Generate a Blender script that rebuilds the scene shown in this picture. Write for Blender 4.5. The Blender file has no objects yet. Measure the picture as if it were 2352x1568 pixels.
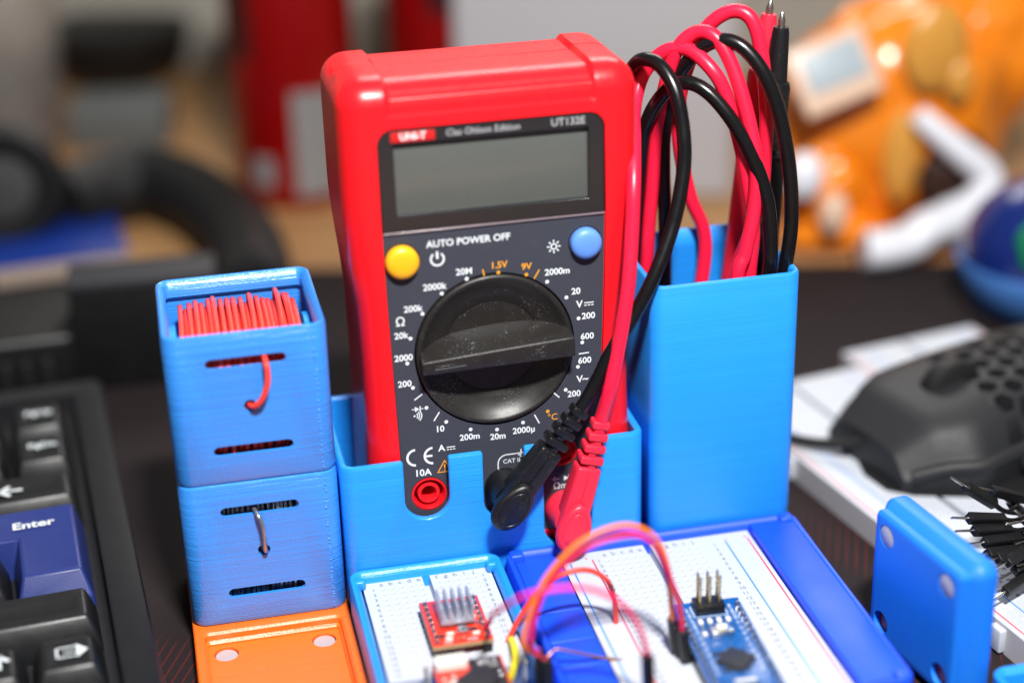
import bpy, bmesh, math, random
from mathutils import Vector, Matrix
import numpy as np
random.seed(7)
MM = 0.001
scene = bpy.context.scene
COL = scene.collection

# ------------------------------------------------------------------ camera
CAM = np.array([2.43, -404.1, 259.3])
YAW, PITCH, ROLL, FPX = .212, .422, -.027, 4000.0      # FPX: focal length in pixels of a 2352 px wide frame
def cam_axes():
    cy, sy, cp, sp, cr, sr = math.cos(YAW), math.sin(YAW), math.cos(PITCH), math.sin(PITCH), math.cos(ROLL), math.sin(ROLL)
    f = np.array([sy*cp, cy*cp, -sp]); rt = np.array([cy, -sy, 0.0]); up = np.cross(rt, f)
    return cr*rt+sr*up, -sr*rt+cr*up, f
RT, UP, FW = cam_axes()
def ray(px, py): return FW + RT*(px-1176)/FPX - UP*(py-784)/FPX
def PY(px, py, y):                      # pixel -> point on the plane y
    d = ray(px, py); return tuple(CAM + d*((y-CAM[1])/d[1]))
def PZ(px, py, z):                      # pixel -> point on the plane z
    d = ray(px, py); return tuple(CAM + d*((z-CAM[2])/d[2]))
cd = bpy.data.cameras.new('camera'); cam = bpy.data.objects.new('camera', cd); COL.objects.link(cam)
cd.sensor_width = 36; cd.lens = FPX/2352*36; cd.clip_start = .01; cd.clip_end = 50
cam.matrix_world = Matrix(((RT[0], UP[0], -FW[0], CAM[0]*MM), (RT[1], UP[1], -FW[1], CAM[1]*MM), (RT[2], UP[2], -FW[2], CAM[2]*MM), (0, 0, 0, 1)))
cd.dof.use_dof = True; cd.dof.focus_distance = .4655; cd.dof.aperture_fstop = 3.4; cd.dof.aperture_blades = 0
scene.camera = cam

# ------------------------------------------------------------------ world, lamps, exposure
w = bpy.data.worlds.new('World'); scene.world = w; w.use_nodes = True
w.node_tree.nodes['Background'].inputs[0].default_value = (.92, .95, 1, 1)
w.node_tree.nodes['Background'].inputs[1].default_value = .15
def area(name, loc, target, sx, sy, power, col):
    l = bpy.data.lights.new(name, 'AREA'); l.shape = 'RECTANGLE'; l.size = sx*MM; l.size_y = sy*MM; l.energy = power; l.color = col
    o = bpy.data.objects.new(name, l); COL.objects.link(o); o.location = Vector(loc)*MM
    o.rotation_euler = (Vector(target)-Vector(loc)).to_track_quat('-Z', 'Y').to_euler()
    return o
area('desk_lamp_light', (88, -390, 610), (95, 0, 40), 80, 45, 10.6, (1, .98, .95))
area('rear_fill_light', (400, 800, 740), (200, 60, 40), 600, 300, 5.0, (1, .97, .93))  # added unseen lamp beyond the low wall, brightens upward faces and meter top
scene.view_settings.view_transform = 'Standard'; scene.view_settings.look = 'None'
scene.view_settings.exposure = 0; scene.view_settings.gamma = 1; scene.view_settings.use_curve_mapping = False

# ------------------------------------------------------------------ materials
def lin(r, g, b):
    f = lambda c: c/12.92 if c <= .04045 else ((c+.055)/1.055)**2.4
    return (f(r/255), f(g/255), f(b/255), 1)
def nodemat(name):
    m = bpy.data.materials.new(name); m.use_nodes = True
    nt = m.node_tree; return m, nt, nt.nodes['Principled BSDF']
def N(nt, t, **kw):
    n = nt.nodes.new(t)
    for k, val in kw.items(): setattr(n, k, val)
    return n
def mat(name, col, rough=.45, metal=0, spec=.5, coat=0, var=.06, nscale=900, bump=.0, bscale=4000, trans=0, ior=1.45, sss=0, dust=0):
    """plain plastic / metal / paint: slight colour and gloss variation plus optional fine bump"""
    m, nt, b = nodemat(name)
    tc = N(nt, 'ShaderNodeTexCoord'); no = N(nt, 'ShaderNodeTexNoise'); no.inputs['Scale'].default_value = nscale; no.inputs['Detail'].default_value = 4
    nt.links.new(tc.outputs['Object'], no.inputs['Vector'])
    r = N(nt, 'ShaderNodeMapRange'); r.inputs[3].default_value = 1-var; r.inputs[4].default_value = 1+var
    nt.links.new(no.outputs['Fac'], r.inputs[0])
    mx = N(nt, 'ShaderNodeMix', data_type='RGBA', blend_type='MULTIPLY'); mx.inputs[0].default_value = 1
    mx.inputs[6].default_value = col; nt.links.new(r.outputs[0], mx.inputs[7]); out = mx.outputs[2]
    if dust:      # fine pale specks lying on the surface
        nd = N(nt, 'ShaderNodeTexNoise'); nd.inputs['Scale'].default_value = 3200; nd.inputs['Detail'].default_value = 2; nt.links.new(tc.outputs['Object'], nd.inputs['Vector'])
        nl = N(nt, 'ShaderNodeTexNoise'); nl.inputs['Scale'].default_value = 160; nt.links.new(tc.outputs['Object'], nl.inputs['Vector'])
        ad = N(nt, 'ShaderNodeMath', operation='MULTIPLY_ADD'); ad.inputs[1].default_value = .35; nt.links.new(nl.outputs['Fac'], ad.inputs[0]); nt.links.new(nd.outputs['Fac'], ad.inputs[2])
        th = N(nt, 'ShaderNodeMapRange'); th.inputs[1].default_value = .86; th.inputs[2].default_value = .95; th.inputs[4].default_value = dust; nt.links.new(ad.outputs[0], th.inputs[0])
        m2 = N(nt, 'ShaderNodeMix', data_type='RGBA'); m2.inputs[7].default_value = (.5, .5, .5, 1); nt.links.new(th.outputs[0], m2.inputs[0]); nt.links.new(out, m2.inputs[6]); out = m2.outputs[2]
    nt.links.new(out, b.inputs['Base Color'])
    rr = N(nt, 'ShaderNodeMapRange'); rr.inputs[3].default_value = max(.02, rough-.08); rr.inputs[4].default_value = min(1, rough+.08)
    nt.links.new(no.outputs['Fac'], rr.inputs[0]); nt.links.new(rr.outputs[0], b.inputs['Roughness'])
    b.inputs['Metallic'].default_value = metal; b.inputs['Specular IOR Level'].default_value = spec
    b.inputs['Coat Weight'].default_value = coat; b.inputs['Coat Roughness'].default_value = .12
    b.inputs['Transmission Weight'].default_value = trans; b.inputs['IOR'].default_value = ior
    if sss:
        b.inputs['Subsurface Weight'].default_value = sss; b.inputs['Subsurface Radius'].default_value = (1, 1, 1); b.inputs['Subsurface Scale'].default_value = .0015
    if bump:
        n2 = N(nt, 'ShaderNodeTexNoise'); n2.inputs['Scale'].default_value = bscale; n2.inputs['Detail'].default_value = 2
        nt.links.new(tc.outputs['Object'], n2.inputs['Vector'])
        bp = N(nt, 'ShaderNodeBump'); bp.inputs['Strength'].default_value = bump; bp.inputs['Distance'].default_value = .0002
        nt.links.new(n2.outputs['Fac'], bp.inputs['Height']); nt.links.new(bp.outputs[0], b.inputs['Normal'])
    return m
def printmat(name, col, rough=.36, bump=.5, axis=2, sheen=.55, grain=.5):
    """FDM printed plastic: irregular layer lines along one axis, glittery gloss"""
    m, nt, b = nodemat(name)
    tc = N(nt, 'ShaderNodeTexCoord')
    def noise(sc, det, rgh=.5):
        mp = N(nt, 'ShaderNodeMapping'); mp.inputs['Scale'].default_value = sc
        nt.links.new(tc.outputs['Object'], mp.inputs['Vector'])
        n = N(nt, 'ShaderNodeTexNoise'); n.inputs['Scale'].default_value = 1; n.inputs['Detail'].default_value = det; n.inputs['Roughness'].default_value = rgh
        nt.links.new(mp.outputs[0], n.inputs['Vector']); return n
    s1 = [14, 14, 14]; s1[axis] = 1500
    s2 = [14, 14, 14]; s2[axis] = 420
    n1 = noise(s1, 3, .65); n2 = noise(s2, 2); n3 = noise([1700, 1700, 1700], 3); n4 = noise([60, 60, 60], 3)
    a = N(nt, 'ShaderNodeMath', operation='MULTIPLY_ADD'); a.inputs[1].default_value = .6
    nt.links.new(n2.outputs['Fac'], a.inputs[0]); nt.links.new(n1.outputs['Fac'], a.inputs[2])
    a2 = N(nt, 'ShaderNodeMath', operation='MULTIPLY_ADD'); a2.inputs[1].default_value = grain
    nt.links.new(n3.outputs['Fac'], a2.inputs[0]); nt.links.new(a.outputs[0], a2.inputs[2])
    bp = N(nt, 'ShaderNodeBump'); bp.inputs['Strength'].default_value = bump; bp.inputs['Distance'].default_value = .00022
    nt.links.new(a2.outputs[0], bp.inputs['Height']); nt.links.new(bp.outputs[0], b.inputs['Normal'])
    r = N(nt, 'ShaderNodeMapRange'); r.inputs[1].default_value = .6; r.inputs[2].default_value = 1.15; r.inputs[3].default_value = .94; r.inputs[4].default_value = 1.06
    nt.links.new(a.outputs[0], r.inputs[0])
    mx = N(nt, 'ShaderNodeMix', data_type='RGBA', blend_type='MULTIPLY'); mx.inputs[0].default_value = 1; mx.inputs[6].default_value = col
    nt.links.new(r.outputs[0], mx.inputs[7]); nt.links.new(mx.outputs[2], b.inputs['Base Color'])
    rr = N(nt, 'ShaderNodeMapRange'); rr.inputs[3].default_value = rough-.12; rr.inputs[4].default_value = rough+.12
    nt.links.new(n4.outputs['Fac'], rr.inputs[0]); nt.links.new(rr.outputs[0], b.inputs['Roughness'])
    b.inputs['Specular IOR Level'].default_value = sheen
    return m

M = {}
M['blue'] = printmat('blue_print_plastic', (.014, .27, .86, 1), rough=.33, bump=.8, grain=.45)
M['blue_spool'] = printmat('blue_silk_print_plastic', (.03, .25, .80, 1), rough=.34, bump=1.0, sheen=1.0, grain=.5)
M['blue_smooth'] = printmat('blue_fine_print_plastic', (.012, .27, .86, 1), rough=.45, bump=.22, grain=.6)
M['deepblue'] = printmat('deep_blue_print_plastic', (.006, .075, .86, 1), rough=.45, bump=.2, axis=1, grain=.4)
M['binblue'] = printmat('mid_blue_print_plastic', (.008, .19, .82, 1), rough=.5, bump=.12, axis=0, grain=.2)
M['orange_print'] = printmat('orange_print_plastic', (.95, .16, .014, 1), rough=.36, bump=.9, axis=1)
M['meter_red'] = mat('red_moulded_plastic', (.83, .009, .016, 1), rough=.3, spec=.5, var=.03, bump=.06, bscale=6000)
M['plate'] = mat('charcoal_printed_plate', lin(56, 59, 69), rough=.5, spec=.35, var=.05, dust=.12, bump=.12, bscale=9000)
M['bezel'] = mat('black_display_bezel', lin(34, 34, 38), rough=.22, spec=.5, coat=.4, var=.04)
M['bezel_edge'] = mat('clear_bezel_edge', lin(120, 105, 112), rough=.25, coat=.5)
M['lcd'] = mat('grey_lcd', lin(84, 87, 84), rough=.28, spec=.4, coat=.5, var=.04, nscale=60)
M['dial'] = mat('black_dial_plastic', lin(34, 32, 31), rough=.38, spec=.5, var=.1, dust=.5, nscale=400, bump=.1, bscale=5000)
M['yellow_btn'] = mat('yellow_rubber', (.86, .42, .012, 1), rough=.35, sss=.1)
M['blue_btn'] = mat('pale_blue_rubber', lin(92, 142, 222), rough=.4, sss=.1)
M['print_white'] = mat('white_print', lin(215, 222, 226), rough=.6, var=.02)
M['print_orange'] = mat('orange_print', lin(222, 150, 30), rough=.6, var=.02)
M['print_pale'] = mat('pale_grey_print', lin(160, 162, 166), rough=.6, var=.02)
M['print_red'] = mat('red_print', lin(190, 30, 32), rough=.4, var=.02)
M['print_grey'] = mat('grey_print', lin(118, 121, 126), rough=.7, var=.05)
M['jack_red'] = mat('red_jack_plastic', (.72, .008, .014, 1), rough=.35)
M['lead_red'] = mat('red_silicone', (.83, .012, .05, 1), rough=.33, spec=.5, var=.05, nscale=300, sss=.08)
M['lead_black'] = mat('black_silicone', lin(14, 14, 16), rough=.26, spec=.5, var=.1, nscale=300)
M['plug_black'] = mat('black_plug_plastic', lin(17, 18, 21), rough=.4, spec=.5, var=.1, dust=.2, nscale=500, bump=.12, bscale=2600)
M['plug_red'] = mat('red_plug_plastic', (.80, .022, .055, 1), rough=.4, spec=.45, var=.05, nscale=500, bump=.08, bscale=2600, sss=.1)
M['steel'] = mat('nickel_metal', (.66, .64, .6, 1), rough=.25, metal=1)
M['magnet'] = mat('magnet_metal', (.55, .54, .53, 1), rough=.5, metal=.45)
M['gold'] = mat('gold_pin_metal', (.75, .55, .22, 1), rough=.28, metal=1)
M['copper'] = mat('bare_copper', (.5, .26, .15, 1), rough=.4, metal=.8)
M['solder'] = mat('solder', (.6, .6, .6, 1), rough=.25, metal=1)
M['wire_red'] = mat('red_wire_insulation', (.92, .055, .035, 1), rough=.42, var=.08, sss=.05)
M['wire_dark'] = mat('tinned_wire', (.38, .40, .43, 1), rough=.3, metal=.8, var=.3)
M['wire_orange'] = mat('orange_wire_insulation', (.85, .2, .015, 1), rough=.45)
M['wire_purple'] = mat('purple_wire_insulation', (.42, .08, .62, 1), rough=.45)
M['wire_crimson'] = mat('crimson_wire_insulation', (.62, .012, .07, 1), rough=.45)
M['wire_pink'] = mat('bright_red_wire_insulation', (.82, .02, .12, 1), rough=.45)
M['wire_yellow'] = mat('yellow_wire_insulation', (.85, .72, .02, 1), rough=.45)
M['black'] = mat('black_plastic', lin(15, 15, 16), rough=.45, var=.15, nscale=200)
M['black_soft'] = mat('black_leatherette', lin(15, 15, 16), rough=.6, var=.15, nscale=150, bump=.2, bscale=800)
M['dupont'] = mat('black_connector_plastic', lin(20, 20, 22), rough=.4, var=.1)
M['board_white'] = mat('white_abs', lin(186, 191, 200), rough=.5, var=.02, sss=.1)
M['board_side'] = mat('grey_white_abs', lin(175, 172, 174), rough=.5, var=.04)
M['line_blue'] = mat('blue_line_print', lin(60, 140, 225), rough=.6)
M['line_red'] = mat('red_line_print', lin(215, 60, 75), rough=.6)
M['pcb_red'] = mat('red_solder_mask', (.72, .035, .015, 1), rough=.28, coat=.3, var=.2, nscale=700)
M['pcb_edge'] = mat('fibreglass_edge', lin(170, 140, 100), rough=.6)
M['pcb_blue'] = mat('blue_solder_mask', (.008, .085, .30, 1), rough=.28, coat=.3, var=.25, nscale=600)
M['chip'] = mat('chip_epoxy', lin(44, 44, 48), rough=.5, var=.08)
M['heatsink'] = mat('anodised_heatsink', lin(180, 186, 200), rough=.35, metal=.55)
M['white_part'] = mat('cream_plastic', lin(225, 222, 212), rough=.4)
M['key_black'] = mat('black_keycap', lin(23, 24, 26), rough=.36, spec=.5, var=.12, nscale=300, bump=.15, bscale=2500)
M['key_blue'] = mat('navy_keycap', lin(34, 48, 110), rough=.4, spec=.45, var=.06, nscale=300, bump=.12, bscale=2500)
M['case'] = mat('black_keyboard_case', lin(26, 26, 29), rough=.5, spec=.4, var=.12, nscale=120, bump=.15, bscale=2500)
M['mouse'] = mat('black_mouse_shell', lin(28, 29, 32), rough=.55, spec=.5, var=.1, bump=.15, bscale=3000)
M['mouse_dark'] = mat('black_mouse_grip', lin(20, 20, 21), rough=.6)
M['orange_toy'] = mat('orange_glossy_plastic', (.80, .22, .008, 1), rough=.25, coat=.4, var=.25, nscale=45)
M['white_toy'] = mat('white_plastic', lin(222, 224, 232), rough=.35, var=.03)
M['toy_shade'] = mat('painted_shade_brown', lin(46, 22, 14), rough=.6)
M['toy_cream'] = mat('cream_pink_plastic', lin(216, 184, 160), rough=.35)
M['toy_grey'] = mat('grey_blue_label', lin(160, 172, 180), rough=.4)
M['tan_toy'] = mat('amber_plastic', (.6, .28, .05, 1), rough=.3)
M['globe_blue'] = mat('navy_glossy_plastic', lin(14, 34, 100), rough=.25, coat=.3)
M['globe_green'] = mat('green_glossy_plastic', lin(14, 125, 75), rough=.3)
M['globe_lime'] = mat('lime_glossy_plastic', lin(130, 180, 30), rough=.3)
M['cup_blue'] = mat('light_blue_plastic', lin(70, 120, 190), rough=.35)
M['can_silver'] = mat('silver_print', lin(125, 125, 125), rough=.35)
M['can_dark'] = mat('dark_red_print', (.05, .003, .004, 1), rough=.4)
M['can_red'] = mat('red_can_paint', (.24, .0015, .002, 1), rough=.3, metal=.15)
M['alu'] = mat('aluminium', (.6, .6, .6, 1), rough=.3, metal=1)
M['grey_box'] = mat('light_grey_plastic', lin(168, 168, 172), rough=.55, var=.03)
M['slate'] = mat('slate_grey_plastic', lin(88, 92, 92), rough=.55)
M['slate_dark'] = mat('dark_slate_plastic', lin(44, 44, 48), rough=.6)
M['book_blue'] = mat('blue_cover', lin(18, 50, 135), rough=.35, coat=.3)
M['pages'] = mat('paper_edges', lin(165, 148, 135), rough=.8)
M['wall'] = mat('grey_wall_paint', lin(160, 156, 146), rough=.9, var=.04, nscale=6)
M['tape'] = mat('clear_plastic', (.8, .8, .8, 1), rough=.15, trans=.85)
M['clear'] = mat('clear_acrylic', (.85, .82, .8, 1), rough=.12, trans=.92, ior=1.35)

def woodmat():
    m, nt, b = nodemat('birch_desk_wood'); tc = N(nt, 'ShaderNodeTexCoord'); mp = N(nt, 'ShaderNodeMapping'); mp.inputs['Scale'].default_value = (3, 60, 3); mp.inputs['Rotation'].default_value = (0, 0, .25)
    n = N(nt, 'ShaderNodeTexNoise'); n.inputs['Scale'].default_value = 2; n.inputs['Detail'].default_value = 5; nt.links.new(tc.outputs['Object'], mp.inputs[0]); nt.links.new(mp.outputs[0], n.inputs[0])
    r = N(nt, 'ShaderNodeValToRGB'); r.color_ramp.elements[0].color = lin(152, 108, 66); r.color_ramp.elements[1].color = lin(188, 146, 98); r.color_ramp.elements[0].position = .3; r.color_ramp.elements[1].position = .7
    nt.links.new(n.outputs['Fac'], r.inputs[0]); nt.links.new(r.outputs[0], b.inputs['Base Color']); b.inputs['Roughness'].default_value = .45; return m
M['wood'] = woodmat()
def clothmat():
    m, nt, b = nodemat('dark_desk_mat_cloth'); tc = N(nt, 'ShaderNodeTexCoord')
    mp = N(nt, 'ShaderNodeMapping'); mp.inputs['Rotation'].default_value = (0, 0, math.radians(24)); nt.links.new(tc.outputs['Object'], mp.inputs[0])
    wv = N(nt, 'ShaderNodeTexWave', wave_type='BANDS', bands_direction='X', wave_profile='SIN'); wv.inputs['Scale'].default_value = 115; wv.inputs['Distortion'].default_value = .4; wv.inputs['Detail'].default_value = 1
    nt.links.new(mp.outputs[0], wv.inputs[0])
    r = N(nt, 'ShaderNodeMapRange'); r.inputs[1].default_value = .9; r.inputs[2].default_value = 1.0; nt.links.new(wv.outputs['Fac'], r.inputs[0])
    # printed red strokes come in short dashes that fade out towards the back of the mat
    n = N(nt, 'ShaderNodeTexNoise'); n.inputs['Scale'].default_value = 26; n.inputs['Detail'].default_value = 2; nt.links.new(tc.outputs['Object'], n.inputs[0])
    r2 = N(nt, 'ShaderNodeMapRange'); r2.inputs[1].default_value = .45; r2.inputs[2].default_value = .62; r2.inputs[3].default_value = .05; nt.links.new(n.outputs['Fac'], r2.inputs[0])
    sx = N(nt, 'ShaderNodeSeparateXYZ'); nt.links.new(tc.outputs['Object'], sx.inputs[0])
    r3 = N(nt, 'ShaderNodeMapRange'); r3.inputs[1].default_value = .06; r3.inputs[2].default_value = .0; nt.links.new(sx.outputs[1], r3.inputs[0])
    a = N(nt, 'ShaderNodeMath', operation='MULTIPLY'); nt.links.new(r.outputs[0], a.inputs[0]); nt.links.new(r2.outputs[0], a.inputs[1])
    a3 = N(nt, 'ShaderNodeMath', operation='MULTIPLY'); nt.links.new(a.outputs[0], a3.inputs[0]); nt.links.new(r3.outputs[0], a3.inputs[1])
    mx = N(nt, 'ShaderNodeMix', data_type='RGBA'); mx.inputs[6].default_value = lin(35, 28, 30); mx.inputs[7].default_value = lin(92, 26, 25)
    nt.links.new(a3.outputs[0], mx.inputs[0]); nt.links.new(mx.outputs[2], b.inputs['Base Color'])
    n2 = N(nt, 'ShaderNodeTexNoise'); n2.inputs['Scale'].default_value = 2200; nt.links.new(tc.outputs['Object'], n2.inputs[0])
    bp = N(nt, 'ShaderNodeBump'); bp.inputs['Strength'].default_value = .5; bp.inputs['Distance'].default_value = .0004; nt.links.new(n2.outputs['Fac'], bp.inputs['Height']); nt.links.new(bp.outputs[0], b.inputs['Normal'])
    b.inputs['Roughness'].default_value = .85; b.inputs['Specular IOR Level'].default_value = .2; return m
M['mat'] = clothmat()

# ------------------------------------------------------------------ mesh helpers (all lengths in mm)
def link(name, me, m, parent=None, smooth=40):
    o = bpy.data.objects.new(name, me); COL.objects.link(o)
    if m: me.materials.append(M[m] if isinstance(m, str) else m)
    if parent is not None: o.parent = parent
    if smooth:
        for p in me.polygons: p.use_smooth = True
        me.set_sharp_from_angle(angle=math.radians(smooth))
    return o
def mk(name, verts, faces, m, parent=None, smooth=40, xf=None):
    me = bpy.data.meshes.new(name)
    vs = [Vector(v) for v in verts]
    if xf is not None: vs = [xf @ v for v in vs]
    me.from_pydata([tuple(v*MM) for v in vs], [], faces)
    bm = bmesh.new(); bm.from_mesh(me); bmesh.ops.recalc_face_normals(bm, faces=bm.faces); bm.to_mesh(me); bm.free()
    me.update(); return link(name, me, m, parent, smooth)
def thing(name, label, cat, loc=(0, 0, 0), rot=(0, 0, 0), group=None):
    o = bpy.data.objects.new(name, None); COL.objects.link(o); o.empty_display_size = .01
    o.location = Vector(loc)*MM; o.rotation_euler = rot
    return tag(o, label, cat, group)
def tag(o, label=None, cat=None, group=None, kind=None):
    if label: o['label'] = label
    if cat: o['category'] = cat
    if group: o['group'] = group
    if kind: o['kind'] = kind
    return o
def axis_lines(h, r, seg, extra=()):
    if r > 0:
        a = [-h + r*(1-math.cos(i/seg*math.pi/2)) for i in range(seg+1)]
    else: a = [-h]
    b = sorted(set([round(-x, 5) for x in a] + [round(x, 5) for x in a] + [round(e, 5) for e in extra if abs(e) < h]))
    return b
def rbox_data(size, r, seg=4, ex=(), ey=(), ez=()):
    h = [s/2 for s in size]; r = min([r]+[x*.999 for x in h])
    L = [axis_lines(h[0], r, seg, ex), axis_lines(h[1], r, seg, ey), axis_lines(h[2], r, seg, ez)]
    n = [len(l)-1 for l in L]; idx = {}; vs = []; fs = []
    def vid(i, j, k):
        key = (i, j, k)
        if key not in idx:
            p = Vector((L[0][i], L[1][j], L[2][k])); q = Vector([max(-(h[a]-r), min(h[a]-r, p[a])) for a in range(3)])
            d = p-q
            if r > 0 and d.length > 1e-9: p = q + d.normalized()*r
            idx[key] = len(vs); vs.append(p)
        return idx[key]
    for i in range(n[0]):
        for j in range(n[1]):
            fs.append((vid(i, j, 0), vid(i, j+1, 0), vid(i+1, j+1, 0), vid(i+1, j, 0)))
            fs.append((vid(i, j, n[2]), vid(i+1, j, n[2]), vid(i+1, j+1, n[2]), vid(i, j+1, n[2])))
    for i in range(n[0]):
        for k in range(n[2]):
            fs.append((vid(i, 0, k), vid(i+1, 0, k), vid(i+1, 0, k+1), vid(i, 0, k+1)))
            fs.append((vid(i, n[1], k), vid(i, n[1], k+1), vid(i+1, n[1], k+1), vid(i+1, n[1], k)))
    for j in range(n[1]):
        for k in range(n[2]):
            fs.append((vid(0, j, k), vid(0, j, k+1), vid(0, j+1, k+1), vid(0, j+1, k)))
            fs.append((vid(n[0], j, k), vid(n[0], j+1, k), vid(n[0], j+1, k+1), vid(n[0], j, k+1)))
    return vs, fs
def rbox(name, lo, hi, r, m, parent=None, seg=3, xf=None, deform=None, ex=(), ey=(), ez=(), smooth=40):
    size = [hi[a]-lo[a] for a in range(3)]; c = Vector([(hi[a]+lo[a])/2 for a in range(3)])
    vs, fs = rbox_data(size, r, seg, ex, ey, ez)
    vs = [v+c for v in vs]
    if deform: vs = [Vector(deform(v)) for v in vs]
    return mk(name, vs, fs, m, parent, smooth, xf)
def rr_loop(cx, cy, w, d, r, n=6):
    r = max(.05, min(r, w/2-.01, d/2-.01)); pts = []
    for (sx, sy, a0) in ((1, 1, 0), (-1, 1, 90), (-1, -1, 180), (1, -1, 270)):
        for i in range(n+1):
            a = math.radians(a0+90*i/n); pts.append((cx+sx*(w/2-r)+r*math.cos(a), cy+sy*(d/2-r)+r*math.sin(a)))
    return pts
def rr_loft_data(x0, x1, y0, y1, r, prof, cap0=True, cap1=True, n=6):
    """stack of rounded rectangles; prof = [(inset, z), ...]"""
    vs = []; fs = []; L = 4*(n+1)
    for ins, z in prof:
        vs += [(x, y, z) for x, y in rr_loop((x0+x1)/2, (y0+y1)/2, x1-x0-2*ins, y1-y0-2*ins, r-ins, n)]
    for k in range(len(prof)-1):
        for i in range(L):
            j = (i+1) % L; fs.append((k*L+i, k*L+j, (k+1)*L+j, (k+1)*L+i))
    if cap0: fs.append(tuple(range(L))[::-1])
    if cap1: fs.append(tuple(range((len(prof)-1)*L, len(prof)*L)))
    return vs, fs
def rr_loft(name, x0, x1, y0, y1, r, prof, m, parent=None, cap0=True, cap1=True, n=6, xf=None, smooth=40):
    vs, fs = rr_loft_data(x0, x1, y0, y1, r, prof, cap0, cap1, n)
    return mk(name, vs, fs, m, parent, smooth, xf)
def lathe_data(prof, n=40, axis='z'):
    vs = []; fs = []; k = len(prof)
    for i in range(n):
        a = 2*math.pi*i/n
        for r, z in prof:
            p = (r*math.cos(a), r*math.sin(a), z)
            vs.append(p if axis == 'z' else (p[0], -p[2], p[1]) if axis == 'y' else (p[2], p[0], p[1]))
    for i in range(n):
        j = (i+1) % n
        for t in range(k-1): fs.append((i*k+t, j*k+t, j*k+t+1, i*k+t+1))
    return vs, fs
def lathe(name, prof, m, parent=None, loc=(0, 0, 0), n=40, axis='z', xf=None, smooth=40):
    """axis 'y': the profile's height points towards -y (out of the front)"""
    prof = [(max(r, .001), z) for r, z in prof]
    vs, fs = lathe_data(prof, n, axis)
    vs = [Vector(v)+Vector(loc) for v in vs]
    return mk(name, vs, fs, m, parent, smooth, xf)
def catmull(P, n=10, closed=False):
    P = [Vector(p) for p in P]; out = []
    Q = [P[0]*2-P[1]] + P + [P[-1]*2-P[-2]]
    for i in range(1, len(Q)-2):
        a, b, c, d = Q[i-1:i+3]
        for t in range(n):
            s = t/n
            out.append(.5*((2*b)+(c-a)*s+(2*a-5*b+4*c-d)*s*s+(3*b-a-3*c+d)*s**3))
    out.append(P[-1]); return out
def tube_data(path, r, n=10, flat=1.0):
    path = [Vector(p) for p in path]; R = r if isinstance(r, (list, tuple)) else [r]*len(path)
    t = [(path[min(i+1, len(path)-1)]-path[max(i-1, 0)]).normalized() for i in range(len(path))]
    u = t[0].orthogonal().normalized(); vs = []; fs = []
    for i, p in enumerate(path):
        if i:
            u = (u - t[i]*u.dot(t[i])).normalized()
        v = t[i].cross(u)
        for k in range(n):
            a = 2*math.pi*k/n; vs.append(p+(u*math.cos(a)+v*math.sin(a)*flat)*R[i])
    for i in range(len(path)-1):
        for k in range(n):
            j = (k+1) % n; fs.append((i*n+k, i*n+j, (i+1)*n+j, (i+1)*n+k))
    fs.append(tuple(range(n))[::-1]); fs.append(tuple(range((len(path)-1)*n, len(path)*n)))
    return vs, fs
def tube(name, pts, r, m, parent=None, n=10, sm=10, xf=None):
    path = catmull(pts, sm) if sm else pts
    vs, fs = tube_data(path, r, n); return mk(name, vs, fs, m, parent, 50, xf)
def prism_data(poly, z0, z1):
    n = len(poly); vs = [(x, y, z0) for x, y in poly]+[(x, y, z1) for x, y in poly]
    fs = [tuple(range(n))[::-1], tuple(range(n, 2*n))]+[(i, (i+1) % n, n+(i+1) % n, n+i) for i in range(n)]
    return vs, fs
def prism(name, poly, z0, z1, m, parent=None, xf=None, smooth=40):
    vs, fs = prism_data(poly, z0, z1); return mk(name, vs, fs, m, parent, smooth, xf)
# face frame: local (x, y, z) -> (x, -z, y): drawings in the plane of a front, thickness towards the viewer
FRONT = Matrix(((1, 0, 0, 0), (0, 0, -1, 0), (0, 1, 0, 0), (0, 0, 0, 1)))
def T(x, y, z): return Matrix.Translation((x, y, z))
def RZ(a): return Matrix.Rotation(a, 4, 'Z')
def join_data(parts):
    vs = []; fs = []
    for v, f in parts:
        o = len(vs); vs += [Vector(p) for p in v]; fs += [tuple(i+o for i in q) for q in f]
    return vs, fs
def shape2d(name, loops, thick, m, parent=None, xf=None, bevel=0, smooth=40):
    """filled outline with holes, extruded from z=0 to z=thick"""
    cu = bpy.data.curves.new(name, 'CURVE'); cu.dimensions = '2D'; cu.fill_mode = 'BOTH'; cu.extrude = (thick/2-bevel)*MM; cu.bevel_depth = bevel*MM; cu.bevel_resolution = 2; cu.offset = -bevel*MM
    for lp in loops:
        s = cu.splines.new('POLY'); s.points.add(len(lp)-1); s.use_cyclic_u = True
        for p, q in zip(s.points, lp): p.co = (q[0]*MM, q[1]*MM, 0, 1)
    o = bpy.data.objects.new(name, cu); me = bpy.data.meshes.new_from_object(o); bpy.data.objects.remove(o); bpy.data.curves.remove(cu)
    me.name = name; me.materials.clear()
    X = Matrix.Translation((0, 0, thick/2*MM))
    if xf is not None:
        x2 = xf.copy(); x2.translation = xf.translation*MM; X = x2 @ X
    me.transform(X)
    return link(name, me, m, parent, smooth)
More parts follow.
